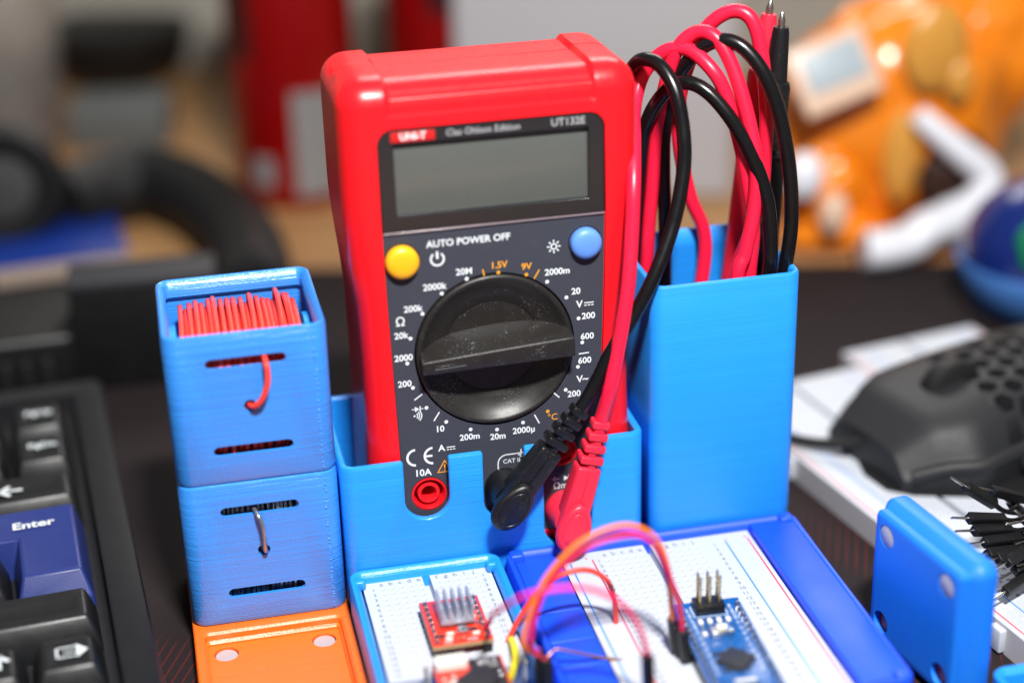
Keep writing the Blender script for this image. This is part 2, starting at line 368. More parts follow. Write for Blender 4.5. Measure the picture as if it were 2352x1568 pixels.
def text_data(s, size, align='CENTER', bold=.0, slant=0, spacing=1.0):
    cu = bpy.data.curves.new('t', 'FONT'); cu.body = s; cu.size = size*MM*1000; cu.align_x = align; cu.align_y = 'CENTER'; cu.offset = bold*size; cu.resolution_u = 3; cu.shear = slant; cu.space_character = spacing
    o = bpy.data.objects.new('t', cu); me = bpy.data.meshes.new_from_object(o)
    vs = [tuple(v.co) for v in me.vertices]; fs = [tuple(p.vertices) for p in me.polygons]
    bpy.data.objects.remove(o); bpy.data.curves.remove(cu); bpy.data.meshes.remove(me)
    return vs, fs
def text(name, s, size, loc, m, parent, xf=FRONT, bold=.02, align='CENTER', rot=0, slant=0, spacing=1.0):
    vs, fs = text_data(s, size, align, bold, slant, spacing)
    X = xf @ T(*loc) @ RZ(rot)
    return mk(name, vs, fs, m, parent, 0, X)
def flat(name, poly_list, m, parent, xf=FRONT, z=0.03):
    d = []
    for p in poly_list: d.append(([(x, y, z) for x, y in p], [tuple(range(len(p)))]))
    vs, fs = join_data(d); return mk(name, vs, fs, m, parent, 0, xf)
def circ(x, y, r, n=16, a0=0, a1=360):
    full = abs(a1-a0-360) < 1e-6
    k = n if full else n+1
    return [(x+r*math.cos(math.radians(a0+(a1-a0)*i/n)), y+r*math.sin(math.radians(a0+(a1-a0)*i/n))) for i in range(k)]
def arcband(x, y, r0, r1, a0, a1, n=18):
    return circ(x, y, r1, n, a0, a1)[:n+1] + circ(x, y, r0, n, a0, a1)[:n+1][::-1]
def seg2(x0, y0, x1, y1, wd):
    d = Vector((x1-x0, y1-y0)).normalized(); nx, ny = -d.y*wd/2, d.x*wd/2
    return [(x0+nx, y0+ny), (x0-nx, y0-ny), (x1-nx, y1-ny), (x1+nx, y1+ny)]
def stadium(x0, x1, z, h, n=8):
    r = h/2
    return circ(x1-r, z, r, n, -90, 90)+circ(x0+r, z, r, n, 90, 270)
def diff(o, cutters):
    for c in cutters:
        md = o.modifiers.new('b', 'BOOLEAN'); md.object = c; md.operation = 'DIFFERENCE'; md.solver = 'EXACT'
    bpy.context.view_layer.update()
    dg = bpy.context.evaluated_depsgraph_get(); me = bpy.data.meshes.new_from_object(o.evaluated_get(dg))
    o.modifiers.clear(); old = o.data; nm = old.name; o.data = me; bpy.data.meshes.remove(old); me.name = nm
    for c in cutters:
        cm = c.data; bpy.data.objects.remove(c); bpy.data.meshes.remove(cm)
    for p in me.polygons: p.use_smooth = True
    me.set_sharp_from_angle(angle=math.radians(40)); return o
def copy_tree(o, parent=None):
    c = o.copy(); COL.objects.link(c); c.parent = parent
    for ch in list(o.children): copy_tree(ch, c)
    return c
DESK = -8.4; MATZ = -7.0

# ------------------------------------------------------------------ setting
a = math.radians(-14)
rbox('desk', (-700, -500, DESK-25), (1000, 760, DESK), 2, 'wood')['kind'] = 'structure'
# the wall behind the desk
mk('wall', [(-800, 890, -300), (1100, 250, -300), (1100, 250, 270), (-800, 890, 270), (-790, 920, -300), (1110, 280, -300), (1110, 280, 270), (-790, 920, 270)],
   [(0, 1, 2, 3), (5, 4, 7, 6), (4, 0, 3, 7), (1, 5, 6, 2), (3, 2, 6, 7), (4, 5, 1, 0)], 'wall', None, 0)['kind'] = 'structure'
matx = RZ(math.radians(-13.5))
mp = [Vector((57, 273)), Vector((287, 213))]
dv = (mp[1]-mp[0]).normalized(); nv = Vector((dv.y, -dv.x))
q0 = mp[0]-dv*330; q1 = mp[0]+dv*560
o = rbox('desk_mat', (-330, -560, DESK+.02), (560, 0, MATZ), .6, 'mat', None, 2, xf=T(57, 273, 0) @ RZ(math.atan2(dv.y, dv.x)))
tag(o, 'dark cloth desk mat with faint red printed strokes under everything in front', 'desk mat')

# ------------------------------------------------------------------ orange base plate
t = thing('base_plate', 'orange printed base plate with round magnets under the blue wire boxes', 'base plate', (21, 0, MATZ))
base = rr_loft('plate_body', -21, 21, -84, 42, 3.5, [(.6, 0), (0, .6), (0, 6.6), (.4, 7.0)], 'orange_print', t)
cut = []
for cy_ in (21, -21, -63):
    cut.append(rr_loft('c', -20.4, 20.4, cy_-20.4, cy_+20.4, 3.6, [(2.9, 3.4), (2.9, 4.0), (2.2, 4.8), (2.2, 6.4), (.7, 7.8)], None))
    for sx in (-13, 13):
        for sy in (-13, 13):
            c = lathe('c', [(0, 1.0), (3.25, 1.0), (3.25, 4), (0, 4)], None, None, (sx, cy_+sy, 0), 24); cut.append(c)
for c in cut: c.parent = t
bpy.context.view_layer.update()
diff(base, cut)
for cy_ in (-21, -63):
    for sx in (-13, 13):
        for sy in (-13, 13):
            lathe('magnet', [(0, 1.1), (2.9, 1.1), (3.0, 1.3), (3.0, 2.7), (2.8, 2.9), (0, 2.9)], 'magnet', t, (sx, cy_+sy, 0), 28)

# ------------------------------------------------------------------ wire spool boxes
def spool_box(z0, z1, label):
    t = thing('wire_box', label, 'storage box', (21, 21, z0)); h = z1-z0
    prof = [(1.5, 0), (.5, .35), (0, 1.4), (0, h-1.2), (.35, h-.25), (.9, h), (1.3, h-.15), (2.5, h-1.6), (2.5, h-4.6), (1.1, h-6.0), (1.1, 2.0)]
    b = rr_loft('box_body', -20.8, 20.8, -20.8, 20.8, 3.9, prof, 'blue_spool', t, n=8)
    cs = []
    for zz in (34.2, 9.6):
        vs, fs = prism_data(stadium(-10.6, 9.9, zz, 2.8), -4, 4); cs.append(mk('c', vs, fs, None, t, 0, T(0, -20.8, 0) @ FRONT))
    vs, fs = prism_data(circ(-.2, 21.7, 1.65, 20), -4, 4); cs.append(mk('c', vs, fs, None, t, 0, T(0, -20.8, 0) @ FRONT))
    bpy.context.view_layer.update(); diff(b, cs)
    d = []; zz = 1.6
    while zz < h-1.5:
        v, f = rbox_data((random.uniform(.35, .8), .36, random.uniform(.3, .9)), .15, 2); q = Vector((17.1+random.uniform(-.2, .2), -20.78+random.uniform(-.05, .05), zz)); d.append(([p+q for p in v], f)); zz += random.uniform(.5, 1.6)
    vs, fs = join_data(d); tag(mk('print_seam', vs, fs, 'blue_spool', t, 60), kind='stuff')
    return t
spool_box(0, 42.35, 'lower blue printed box with thin bare wire leaving its slot')
spool_box(42.45, 84.7, 'upper blue printed box, open top full of red wire')
def spool(zc, wm, label, rw, pitch, rr, pts, flm='blue'):
    t = thing('wire_spool', label, 'wire spool', (21, 20.6, zc))
    for s in (-1, 1):
        pr = [(4, 0), (15.5, 0), (16, .3), (16, 2.1), (15.5, 2.4), (4, 2.4)]
        lathe('flange', pr, flm, t, (s*17.6-1.2, 0, 0), 36, 'x')
    lathe('core', [(0, -17), (7, -17), (7, 17), (0, 17)], flm, t, (0, 0, 0), 24, 'x')
    # one long wire wound round the core: outer layer as a helix with uneven turns
    path = []; n = int(31/pitch); k = 22
    offs = [random.uniform(-1.3, 1.0) for _ in range(n+2)]; loose = {int(n*.62): 2.0, int(n*.28): 1.2, int(n*.86): 2.2, n-2: 1.4}
    lift = {int(n*.34): 2.2, int(n*.36)+1: 1.4, int(n*.66): 3.4, int(n*.7): 1.6, int(n*.86): 3.8, int(n*.12): 1.0}
    dx = [random.uniform(-.35, .35)*pitch for _ in range(n+2)]
    for i in range(n*k+1):
        tn = i/k; j = int(tn); f = tn-j; a_ = 2*math.pi*tn
        off = offs[j]*(1-f)+offs[j+1]*f + (loose.get(j, 0)*math.sin(math.pi*f)**2)
        x = -15.4+pitch*tn+dx[j]*(1-f)+dx[j+1]*f + (0.9*math.sin(a_) if j in loose else .25*math.sin(a_))
        q = (rr+off*.55)/(abs(math.cos(a_))**6+abs(math.sin(a_))**6)**(1/6); q *= 1+(.012*offs[j]+.03*(lift.get(j, 0)))*max(0, math.sin(a_))**2; path.append((x, -q*math.cos(a_), q*math.sin(a_)))
    vs, fs = tube_data(path, rw, 8); mk('wire_coil', vs, fs, wm, t, 60)
    # the layer underneath
    path = []
    for i in range(n*14+1):
        a_ = 2*math.pi*i/14; q = (rr-1.7*rw)/(abs(math.cos(a_))**6+abs(math.sin(a_))**6)**(1/6); path.append((15.4-pitch*i/14, q*math.cos(a_), q*math.sin(a_)))
    vs, fs = tube_data(path, rw, 6); mk('wire_coil', vs, fs, wm, t, 60)
    tube('wire_end', [(p[0]-21, p[1]-20.6, p[2]-zc) for p in pts], max(rw, .62), wm, t, 10)
    return t
spool(62.6, 'wire_red', 'spool of red insulated wire inside the upper blue box', .74, 1.78, 17.6,
      [(23.5, 6, 77.5), (25.2, 2.2, 77.2), (25.6, -1.6, 76.2), (25.7, -2.6, 73.5), (25.2, -2.9, 70.4), (23.6, -2.4, 66.6), (21.6, -1.2, 64.6), (20.6, 1.2, 64.0), (20.0, 4, 63.5)])
spool(20.3, 'wire_dark', 'spool of dark tinned wire inside the lower blue box', .55, 1.3, 17.9,
      [(18.6, 5, 33.6), (19.2, 1.5, 33.7), (20.0, -1.4, 33.0), (20.8, -2.3, 30.5), (21.0, -2.3, 26.5), (21.0, -1.8, 23.4), (21.2, -.5, 21.6), (21.2, 2.5, 21.0)])

# ------------------------------------------------------------------ meter holder
t = thing('meter_holder', 'wide light blue printed holder with notched front gripping the red multimeter', 'holder', (84, 0, MATZ))
HX0, HX1, HY1, HZ = -41.7, 41.7, 46, 49.2
b = rr_loft('holder_body', HX0, HX1, 0, HY1, 3.9, [(1, 0), (.3, .3), (0, 1), (0, HZ-.8), (.3, HZ-.2), (.8, HZ), (1.6, HZ), (2.1, HZ-.5), (2.1, 12)], 'blue', t, n=8)
def notch(x0, x1, zb, top=60):
    r = (x1-x0)/2; cx = (x0+x1)/2
    return [(x0, top), (x0, zb+r)] + circ(cx, zb+r, r, 14, 180, 360) + [(x1, top)]
cs = []
for x0, x1, zb in ((-24.9, -12.7, 31.4), (-3.4, 8.0, 28.5), (13.2, 26.6, 17.0)):
    vs, fs = prism_data(notch(x0, x1, zb), -6, 6); cs.append(mk('c', vs, fs, None, t, 0, FRONT))
bpy.context.view_layer.update(); diff(b, cs)
md = b.modifiers.new('edge', 'BEVEL'); md.width = .45*MM; md.segments = 2; md.limit_method = 'ANGLE'; md.angle_limit = math.radians(50)

# ------------------------------------------------------------------ pen holder
t = thing('pen_holder', 'tall plain blue printed holder with test probes and cables standing in it', 'holder', (148.6, 21, MATZ))
hp = 84-MATZ
rr_loft('holder_body', -20.8, 20.8, -20.8, 20.8, 3.9, [(1, 0), (.3, .3), (0, 1), (0, hp-.8), (.35, hp-.15), (.9, hp), (1.4, hp-.1), (1.9, hp-.6), (2.3, hp-5), (1.8, hp-6.5), (1.8, 3)], 'blue_smooth', t, n=8)

# ------------------------------------------------------------------ multimeter
MX = 87.3
t = meter = thing('multimeter', 'red handheld multimeter with blank grey display and black rotary dial', 'multimeter', (MX, 3.5, 0), (math.radians(-1.5), 0, 0))
def meterdef(v):
    x, y, z = v
    # narrower waist and lower half
    s = 1.0
    def sm(a_, b_, q):
        q = max(0, min(1, (q-a_)/(b_-a_))); return q*q*(3-2*q)
    s = .945 + .055*sm(78, 112, z) - .012*math.exp(-((z-62)/22)**2) + .008*(1-sm(20, 55, z))
    x *= s
    # shallow dent between the corner bumpers, over the top and down to the front bevel
    if abs(x) < 27.2 and z > 134.2:
        k = 1-sm(25.6, 27.0, abs(x)); z2 = sm(134.4, 135.6, z)
        if z > 139.5: z -= 1.3*k*z2
        else: z -= .5*k*z2; y += .9*k*z2
        if y < 6: y += .9*k*z2*(1 if z > 139.5 else 0)
    if z > 141 and abs(y-22) < .5: z -= .35
    return (x, y, z)
ex = [-27.2, -26.9, -26.3, -25.7, -25.4, 25.4, 25.7, 26.3, 26.9, 27.2]+[i*3 for i in range(-8, 9)]
ezl = [i*3-67.5 for i in range(1, 45)]+[58.9, 59.2, 59.6, 60.1, 60.4, 61]
body = rbox('body', (-38.6, -.9, 8.5), (38.6, 41.5, 143.8), 7.2, 'meter_red', t, 7, deform=meterdef, ex=ex, ez=ezl, ey=[1.2, 1.5, 1.7, 1.9, 2.2, -10, 10], smooth=35)
def U(x): return x-MX                      # face coordinates given as scene x, z
plate_out = [(U(57.8), 104.3), (U(57.9), 90), (U(58.5), 60), (U(59.0), 38), (U(60), 14), (U(113.5), 14), (U(114.3), 38), (U(114.9), 60), (U(116.0), 90), (U(116.3), 104.3)]
def bezloop(x0, x1, z0, z1, r):
    return [(x0, z0), (x1, z0)]+circ(x1-r, z1-r, r, 8, 0, 90)+circ(x0+r, z1-r, r, 8, 90, 180)
bez = bezloop(U(57.9), U(116.2), 104.75, 131.6, 4.2)
cs = []
vs, fs = prism_data([(x, z+(.6 if z > 100 else 0)) for x, z in plate_out], -.2, 4); cs.append(mk('c', vs, fs, None, t, 0, FRONT))
vs, fs = prism_data(bezloop(U(57.75), U(116.35), 104.5, 131.8, 4.3), -3, 4); cs.append(mk('c', vs, fs, None, t, 0, FRONT))
jacks = [(U(66.3), 29.8, 'jack_red'), (U(87.0), 29.4, 'plug_black'), (U(103.6), 20.2, 'jack_red'), (U(103.6), 37.3, 'jack_red')]
dx, dz = U(85.9), 69.6
for x, z, _ in jacks: vs, fs = prism_data(circ(x, z, 5.1, 28), -14, 2); cs.append(mk('c', vs, fs, None, t, 0, FRONT))
vs, fs = prism_data(circ(dx, dz, 21.7, 64), -5, 2); cs.append(mk('c', vs, fs, None, t, 0, FRONT))
bpy.context.view_layer.update(); diff(body, cs)
# face plate with the jack openings cut out
po = [(x*.994, z) for x, z in plate_out]; po[0] = (po[0][0], 104.0); po[-1] = (po[-1][0], 104.0)
plate = shape2d('face_plate', [po]+[circ(x, z, 4.9, 28) for x, z, _ in jacks[:3]]+[circ(jacks[3][0], jacks[3][1], 4.2, 28), circ(dx, dz, 21.55, 72)], 1.0, 'plate', t, T(0, .75, 0) @ FRONT, .12)
FP = T(0, -.29, 0) @ FRONT             # print plane just in front of the plate
for i, (x, z, m_) in enumerate(jacks):
    R0 = 4.85 if i < 3 else 4.15
    lathe('jack', [(R0, 1.1), (R0-.5, 1.25), (R0-.9, .6), (R0-1.0, -5), (3.1, -5), (3.1, .2), (2.9, .5), (2.2, .5), (2.0, .2), (2.0, -9), (0, -9)], m_, t, (x, .75, z), 36, 'y')
# display
bz = shape2d('display_bezel', [bez, [(U(62.0), 108.9), (U(112.0), 108.9), (U(112.0), 127.7), (U(62.0), 127.7)]], 2.2, 'bezel', t, T(0, 1.75, 0) @ FRONT, .35)
rbox('display_screen', (U(61.5), 1.2, 108.4), (U(112.5), 1.8, 128.2), .1, 'lcd', t)
rbox('display_sill', (U(58.1), -.8, 104.3), (U(116.1), .3, 104.75), .2, 'bezel_edge', t)
DP = T(0, -.48, 0) @ FRONT
rbox('logo_plate', (U(61.4), -.56, 128.15), (U(72.6), -.44, 130.75), .05, 'print_red', bz)
text('logo_text', 'UNI-T', 2.5, (U(67.0), 129.45, .10), 'print_white', bz, DP, .03)
text('edition_text', 'Clas Ohlson Edition', 2.35, (U(84.9), 129.5, .02), 'print_pale', bz, DP, .01)
text('model_text', 'UT132E', 2.7, (U(106.8), 129.6, .02), 'print_pale', bz, DP, .015)
# buttons
for x, z, r, m_ in ((62.5, 96.9, 4.35, 'yellow_btn'), (110.8, 96.9, 4.15, 'blue_btn')):
    lathe('button_collar', [(r+.05, -.4), (r+.45, -.4), (r+.45, .28), (r+.05, .28)], 'bezel', t, (U(x), 0, z), 36, 'y')
    lathe('button', [(r, -.5), (r, 1.6), (r-.15, 2.1), (r-.6, 2.6), (r-1.5, 2.95), (r*.35, 3.1), (0, 3.12)], m_, t, (U(x), 0, z), 40, 'y')
# dial
lathe('dial_gap', [(21.2, -4.5), (21.54, -4.5), (21.54, .2), (21.2, -1)], 'bezel', t, (dx, 0, dz), 72, 'y')
dial = lathe('dial', [(0, -3.2), (9, -3.15), (12.6, -3.0), (12.9, -2.7), (15, -2.2), (17.5, -1.1), (19.2, .35), (19.8, .95), (20.3, 1.1), (20.8, .95), (21.1, .5), (21.15, -4.4), (0, -4.5)], 'dial', t, (dx, 0, dz), 80, 'y')
BA = T(dx, 0, dz) @ Matrix.Rotation(math.radians(-2.2), 4, 'Y')
def bardef(v):
    x, y, z = v
    k = min(1, max(0, (-y-BY1)/(BY0-BY1)))
    half = (1.75+.045*(x+20)*.5)+(1-k)*1.5     # side faces flare towards the base, the pointer end is slimmer
    zz = z/1.8*half; e = abs(x)/20.3
    if zz > 0: zz += (1-k)*2.4*(1-e*e)
    return (x, y, zz)
BY0, BY1 = 6.2, -3.3
rbox('pointer_bar', (-20.3, -BY0, -1.8), (20.3, -BY1, 1.8), .35, 'dial', dial, 3, xf=BA, deform=bardef, ex=[i*2 for i in range(-9, 10)], ey=[-4, -2, 0, 2, 4])
rbox('pointer_mark', (-17.2, -BY0-.1, -.35), (-9.0, -BY0+.3, .35), .1, 'bezel', dial, 2, xf=BA)
rbox('pointer_mark', (-17.2, -BY0-.16, -.62), (-9.0, -BY0+.2, -.42), .05, 'slate', dial, 2, xf=BA)
# printing
TS = 2.45
def lab(s, x, z, m_='print_white', size=TS, bold=.024, **k): text('scale_text', s, size, (U(x), z, 0), m_, plate, FP, bold, **k)
lab('AUTO POWER OFF', 80.0, 100.6, size=2.55)
for s, x, z in (('2000m', 103.2, 89.6), ('20M', 78.5, 92.3), ('2000k', 70.6, 89.0), ('200k', 64.7, 83.6), ('20k', 61.2, 76.5), ('2000', 61.5, 70.2), ('200', 61.4, 62.8), ('10', 70.1, 48.6), ('200m', 78.1, 45.2), ('20m', 85.8, 44.3), ('2000µ', 93.0, 45.2), ('200', 107.1, 54.1), ('600', 110.2, 63.5), ('600', 111.0, 70.4), ('200', 111.4, 76.2), ('20', 108.1, 83.5)): lab(s, x, z)
lab('1.5V', 87.7, 93.1, 'print_orange'); lab('9V', 95.0, 91.9, 'print_orange'); lab('°C', 101.0, 48.0, 'print_orange', 2.6, .005)
lab('Ω', 61.2, 80.3, size=3.4, bold=.012)
lab('V', 109.0, 79.7, size=2.7); lab('V~', 109.5, 58.2, size=2.7)
flat('scale_mark', [seg2(U(110.3), 80.0, U(112.9), 80.0, .28)]+[seg2(U(110.3+i*.95), 79.3, U(110.95+i*.95), 79.3, .28) for i in range(3)], 'print_white', plate, FP, .0)
dots = [(79.1, 90.3), (72.4, 87.0), (100.4, 87.1), (105.5, 82.1), (108.7, 75.8), (109.6, 68.8), (108.3, 61.9), (104.8, 55.6), (92.8, 47.5), (85.6, 46.4), (78.4, 47.4), (71.9, 50.5), (66.8, 55.3), (63.5, 61.5), (62.4, 68.6), (63.6, 75.5), (67.1, 82.0)]
flat('scale_dot', [circ(U(x), z, .52, 14) for x, z in dots], 'print_white', plate, FP, 0)
flat('scale_dot', [circ(U(x), z, .5, 14) for x, z in ((87.5, 91.1), (94.9, 89.7), (99.7, 49.9))], 'print_orange', plate, FP, 0)
def tick(x0, z0, x1, z1): return seg2(U(x0), z0, U(x1), z1, .34)
flat('scale_tick', [tick(108.6, 65.6, 111.4, 65.7), tick(103.0, 53.6, 101.2, 55.4)[::-1], tick(97.3, 46.7, 96.0, 49.4), tick(63.7, 57.9, 65.9, 59.4), tick(68.6, 51.2, 70.2, 53.6)], 'print_white', plate, FP, 0)
flat('scale_tick', [tick(83.4, 92.4, 83.9, 89.9), tick(98.4, 90.7, 96.9, 88.3)], 'print_orange', plate, FP, 0)
px_, pz_ = U(71.7), 96.5
flat('power_symbol', [arcband(px_, pz_, 1.45, 1.95, 125, 415), seg2(px_, pz_+.1, px_, pz_+2.1, .6)], 'print_white', plate, FP, 0)
sx_, sz_ = U(102.4), 96.6
flat('backlight_symbol', [arcband(sx_, sz_, .55, .9, 0, 359.9)]+[seg2(sx_+1.15*math.cos(k*math.pi/4), sz_+1.15*math.sin(k*math.pi/4), sx_+1.8*math.cos(k*math.pi/4), sz_+1.8*math.sin(k*math.pi/4), .36) for k in range(8)], 'print_white', plate, FP, 0)
# diode and buzzer symbols
qx, qz = U(64.4), 55.2
flat('diode_symbol', [[(qx-.7, qz-.75), (qx+.6, qz), (qx-.7, qz+.75)], seg2(qx+.72, qz-.8, qx+.72, qz+.8, .28), seg2(qx-1.5, qz, qx+1.6, qz, .22)], 'print_white', plate, FP, 0)
qz -= 1.9
flat('buzzer_symbol', [circ(qx-.9, qz, .28, 10)]+[arcband(qx-.9, qz, r_, r_+.28, -48, 48, 8) for r_ in (.7, 1.25, 1.8)], 'print_white', plate, FP, 0)
# conformity mark, current sign, warning triangle, category line
cxx, czz = U(63.2), 41.1
flat('conformity_mark', [arcband(cxx, czz, 1.95, 2.6, 92, 268), arcband(cxx+4.7, czz, 1.95, 2.6, 92, 268), seg2(cxx+4.7-2.2, czz, cxx+4.5, czz, .62)], 'print_white', plate, FP, 0)
lab('A', 70.3, 42.9, size=2.6)
flat('scale_mark', [seg2(U(71.7), 43.0, U(74.0), 43.0, .28)]+[seg2(U(71.7+i*.85), 42.3, U(72.3+i*.85), 42.3, .28) for i in range(3)], 'print_white', plate, FP, 0)
lab('10A', 64.9, 36.3, size=2.75)
tx, tz = U(70.9), 37.3
def tri(r): return [(tx+r*math.cos(math.radians(a_)), tz-.35+r*math.sin(math.radians(a_))) for a_ in (90, 210, 330)]
o_, i_ = tri(2.5), tri(1.95)
flat('warning_sign', [[o_[k], o_[(k+1) % 3], i_[(k+1) % 3], i_[k]] for k in range(3)]+[[(tx-.22, tz+.75), (tx-.1, tz-.5), (tx+.1, tz-.5), (tx+.22, tz+.75)], circ(tx, tz-.95, .2, 8)], 'print_orange', plate, FP, 0)
lab('CAT II 600V', 86.9, 36.5, size=1.75, bold=.004, align='LEFT')
ax, az = U(88.0), 36.1
flat('category_line', [arcband(ax, az, 2.3, 2.6, 90, 180, 8), seg2(ax-2.45, az, ax-2.45, az-2.2, .3), seg2(ax, az+2.45, ax+2.6, az+2.45, .3), seg2(ax+5.2, az+2.45, ax+13, az+2.45, .3)], 'print_white', plate, FP, 0)
gx, gz = U(92.0), 38.6
flat('ground_symbol', [seg2(gx, gz, gx, gz+1.1, .28), seg2(gx-1.3, gz, gx+1.3, gz, .28), seg2(gx-.85, gz-.5, gx+.85, gz-.5, .28), seg2(gx-.4, gz-1.0, gx+.4, gz-1.0, .28)], 'print_white', plate, FP, 0)
lab('ΩmA', 100.7, 27.0, size=2.7, bold=.005, align='LEFT')
hx, hz = U(101.4), 29.2
flat('diode_symbol', [seg2(hx-1, hz, hx-.3, hz, .25), seg2(hx-.25, hz-.8, hx-.25, hz+.8, .28), seg2(hx+.35, hz-.45, hx+.35, hz+.45, .28), seg2(hx+.35, hz, hx+1, hz, .25), [(hx+2.4, hz-.75), (hx+3.7, hz), (hx+2.4, hz+.75)], seg2(hx+3.8, hz-.8, hx+3.8, hz+.8, .28)], 'print_white', plate, FP, 0)

# ------------------------------------------------------------------ test leads
def teardrop(L, rw, n=36):
    pts = []
    for i in range(n):
        a_ = 2*math.pi*i/n; x = math.cos(a_); y = math.sin(a_)
        wdt = rw*(1-.22*(x+1)/2*1.2)
        pts.append((x*L/2, y*wdt))
    return pts
def test_lead(colour, jack, ang, label, handle_len, cable, probe, cat='test lead'):
    pm, lm = ('plug_black', 'lead_black') if colour == 'black' else ('plug_red', 'lead_red')
    jx, jz = jack
    t = thing('test_lead', label, cat, (jx, 3.5, jz))
    # barrel sitting over the socket
    lathe('plug_barrel', [(0, -.6), (5.3, -.6), (5.6, 0), (5.5, 2), (4.9, 4.2), (4.6, 6.2), (4.5, 8.0), (0, 8.0)], pm, t, (0, 0, 0), 40, 'y')
    # handle, drawn along +x then turned up to its angle
    X = T(0, -7.8, 0) @ Matrix.Rotation(-ang, 4, 'Y')
    def hd(v):
        x, y, z = v; k = max(0, min(1, (x+2)/(handle_len+2)))
        return (x, y*(1-.12*k), z*(1.06-.16*k))
    h = rbox('plug_handle', (-3, -3.2, -3.75), (handle_len, 3.4, 3.75), 1.1, pm, t, 3, xf=X, deform=hd, ex=[2, 5, 8])
    rbox('mould_seam', (1, -3.32, -.06), (handle_len-.5, -2.6, .06), .02, pm, h, 1, xf=X)
    cap = rr_cap(X, pm, t)
    # strain relief: segments with gaps on alternate sides around a thin neck
    n = 4; x = handle_len
    tube('relief_core', [(x-1, 0, 0), (x+n*3.5, 0, 0)], 1.75, pm, t, 12, 1, X)
    for k in range(n):
        w_ = 3.25-.28*k
        rbox('relief_rib', (x+1.0+k*3.4, -w_*.85, -w_), (x+3.2+k*3.4, w_*.85, w_), .55, pm, t, 2, xf=X)
        if k < n:
            s = 1 if k % 2 else -1
            rbox('relief_link', (x-.4+k*3.4, -w_*.7, s*.4-.9), (x+1.5+k*3.4, w_*.7, s*.4+.9), .3, pm, t, 1, xf=X)
    e = X @ Vector((x+n*3.4+.4, 0, 0)); s0 = X @ Vector((x+n*3.4-6, 0, 0))
    org = Vector((jx, 3.5, jz))
    pts = [s0, e] + [Vector(p)-org for p in cable]
    path = catmull(pts, 12)
    vs, fs = tube_data(path, 1.95, 14); mk('cable', vs, fs, lm, t, 60)
    probe(t, org)
    return t
def rr_cap(X, pm, t):
    # flattened teardrop pad on the end of the plug
    d = []
    prof = [(1.0, 3.1), (1.0, 4.1), (.95, 4.7), (.83, 5.15), (.74, 5.2), (.72, 5.05), (.68, 5.05), (.66, 5.2), (.3, 5.4), (.001, 5.42)]
    base = teardrop(15.0, 5.4, 40); vs = []; fs = []; L = 40
    for s, y in prof: vs += [(x*s-.2, -y, z*s) for x, z in base]
    for k in range(len(prof)-1):
        for i in range(L):
            j = (i+1) % L; fs.append((k*L+i, k*L+j, (k+1)*L+j, (k+1)*L+i))
    fs.append(tuple(range(L))); fs.append(tuple(range((len(prof)-1)*L, len(prof)*L)))
    # the body of the elbow below the pad
    c = mk('plug_cap', vs, fs, pm, t, 45, X)
    rbox('mould_seam', (-4.6, -5.47, -.05), (4.4, -5.3, .05), .02, pm, c, 1, xf=X)
    return c
def probe_parts(base, top, m_, tipm='steel'):
    """probe standing in the tall holder: finger ring, shaft, sheath, needle; base and top are scene points"""
    base = Vector(base); top = Vector(top)
    def f(t, org):
        d = (top-base); L = d.length; q = d.to_track_quat('Z', 'Y').to_matrix().to_4x4()
        X = Matrix.Translation(base-org) @ q
        lathe('probe_handle', [(0, 0), (3.0, 0), (3.9, 3), (4.5, 12), (4.7, 40), (4.5, L-44), (4.3, L-40.5), (4.2, L-37)], m_, t, (0, 0, 0), 28, 'z', X)
        lathe('finger_ring', [(3.8, L-38.6), (5.6, L-38.2), (6.1, L-37.2), (5.6, L-36.2), (3.8, L-35.8)], m_, t, (0, 0, 0), 28, 'z', X)
        for k in range(9): lathe('grip_rib', [(4.4, 30+k*3-.5), (5.0, 30+k*3-.3), (5.0, 30+k*3+.3), (4.4, 30+k*3+.5)], m_, t, (0, 0, 0), 24, 'z', X)
        lathe('probe_shaft', [(3.9, L-37.5), (3.9, L-20), (3.6, L-18.6), (2.9, L-18.2), (2.3, L-5), (2.0, L-3.4), (0, L-3.4)], m_, t, (0, 0, 0), 28, 'z', X)
        lathe('probe_tip', [(1.05, L-3.6), (1.05, L-1.6), (.35, L+.6), (0, L+.9)], tipm, t, (0, 0, 0), 18, 'z', X)
    return f
# black lead: plug, up past the meter, over, down into the holder, then two further loops
bl = [PY(1366, 885, -3.5), PY(1400, 815, -3), PY(1450, 735, -1.5), PY(1500, 640, 0), PY(1545, 520, 4), PY(1569, 400, 8), PY(1570, 310, 11), PY(1553, 215, 15), PY(1520, 155, 20), PY(1485, 137, 25), PY(1458, 150, 31),
      (130.8, 37, 128), (131.6, 38, 108), (133.2, 36, 80), (134, 33, 50), (138, 28, 22), (146, 24, 14), (154, 20, 24), (160, 11, 50), PY(1764, 640, 8), PY(1770, 560, 8), PY(1762, 460, 9), PY(1728, 360, 11), PY(1680, 275, 14), PY(1625, 212, 18), PY(1575, 190, 22), PY(1530, 210, 26), PY(1490, 270, 29), PY(1473, 350, 32), (133.5, 36, 80),
      (136, 37, 45), (142, 35, 24), (146, 34, 30), (143, 37, 60), PY(1528, 520, 34), PY(1524, 400, 33), PY(1526, 300, 32), PY(1545, 205, 30), PY(1590, 130, 26), PY(1645, 95, 22), PY(1700, 105, 18), PY(1752, 165, 14), PY(1790, 260, 11), PY(1812, 380, 9), PY(1818, 500, 8), PY(1806, 600, 8), (165.5, 10, 66), (164, 14, 40), (163.5, 20, 20), (164, 24, 12), (165, 27, 6)]
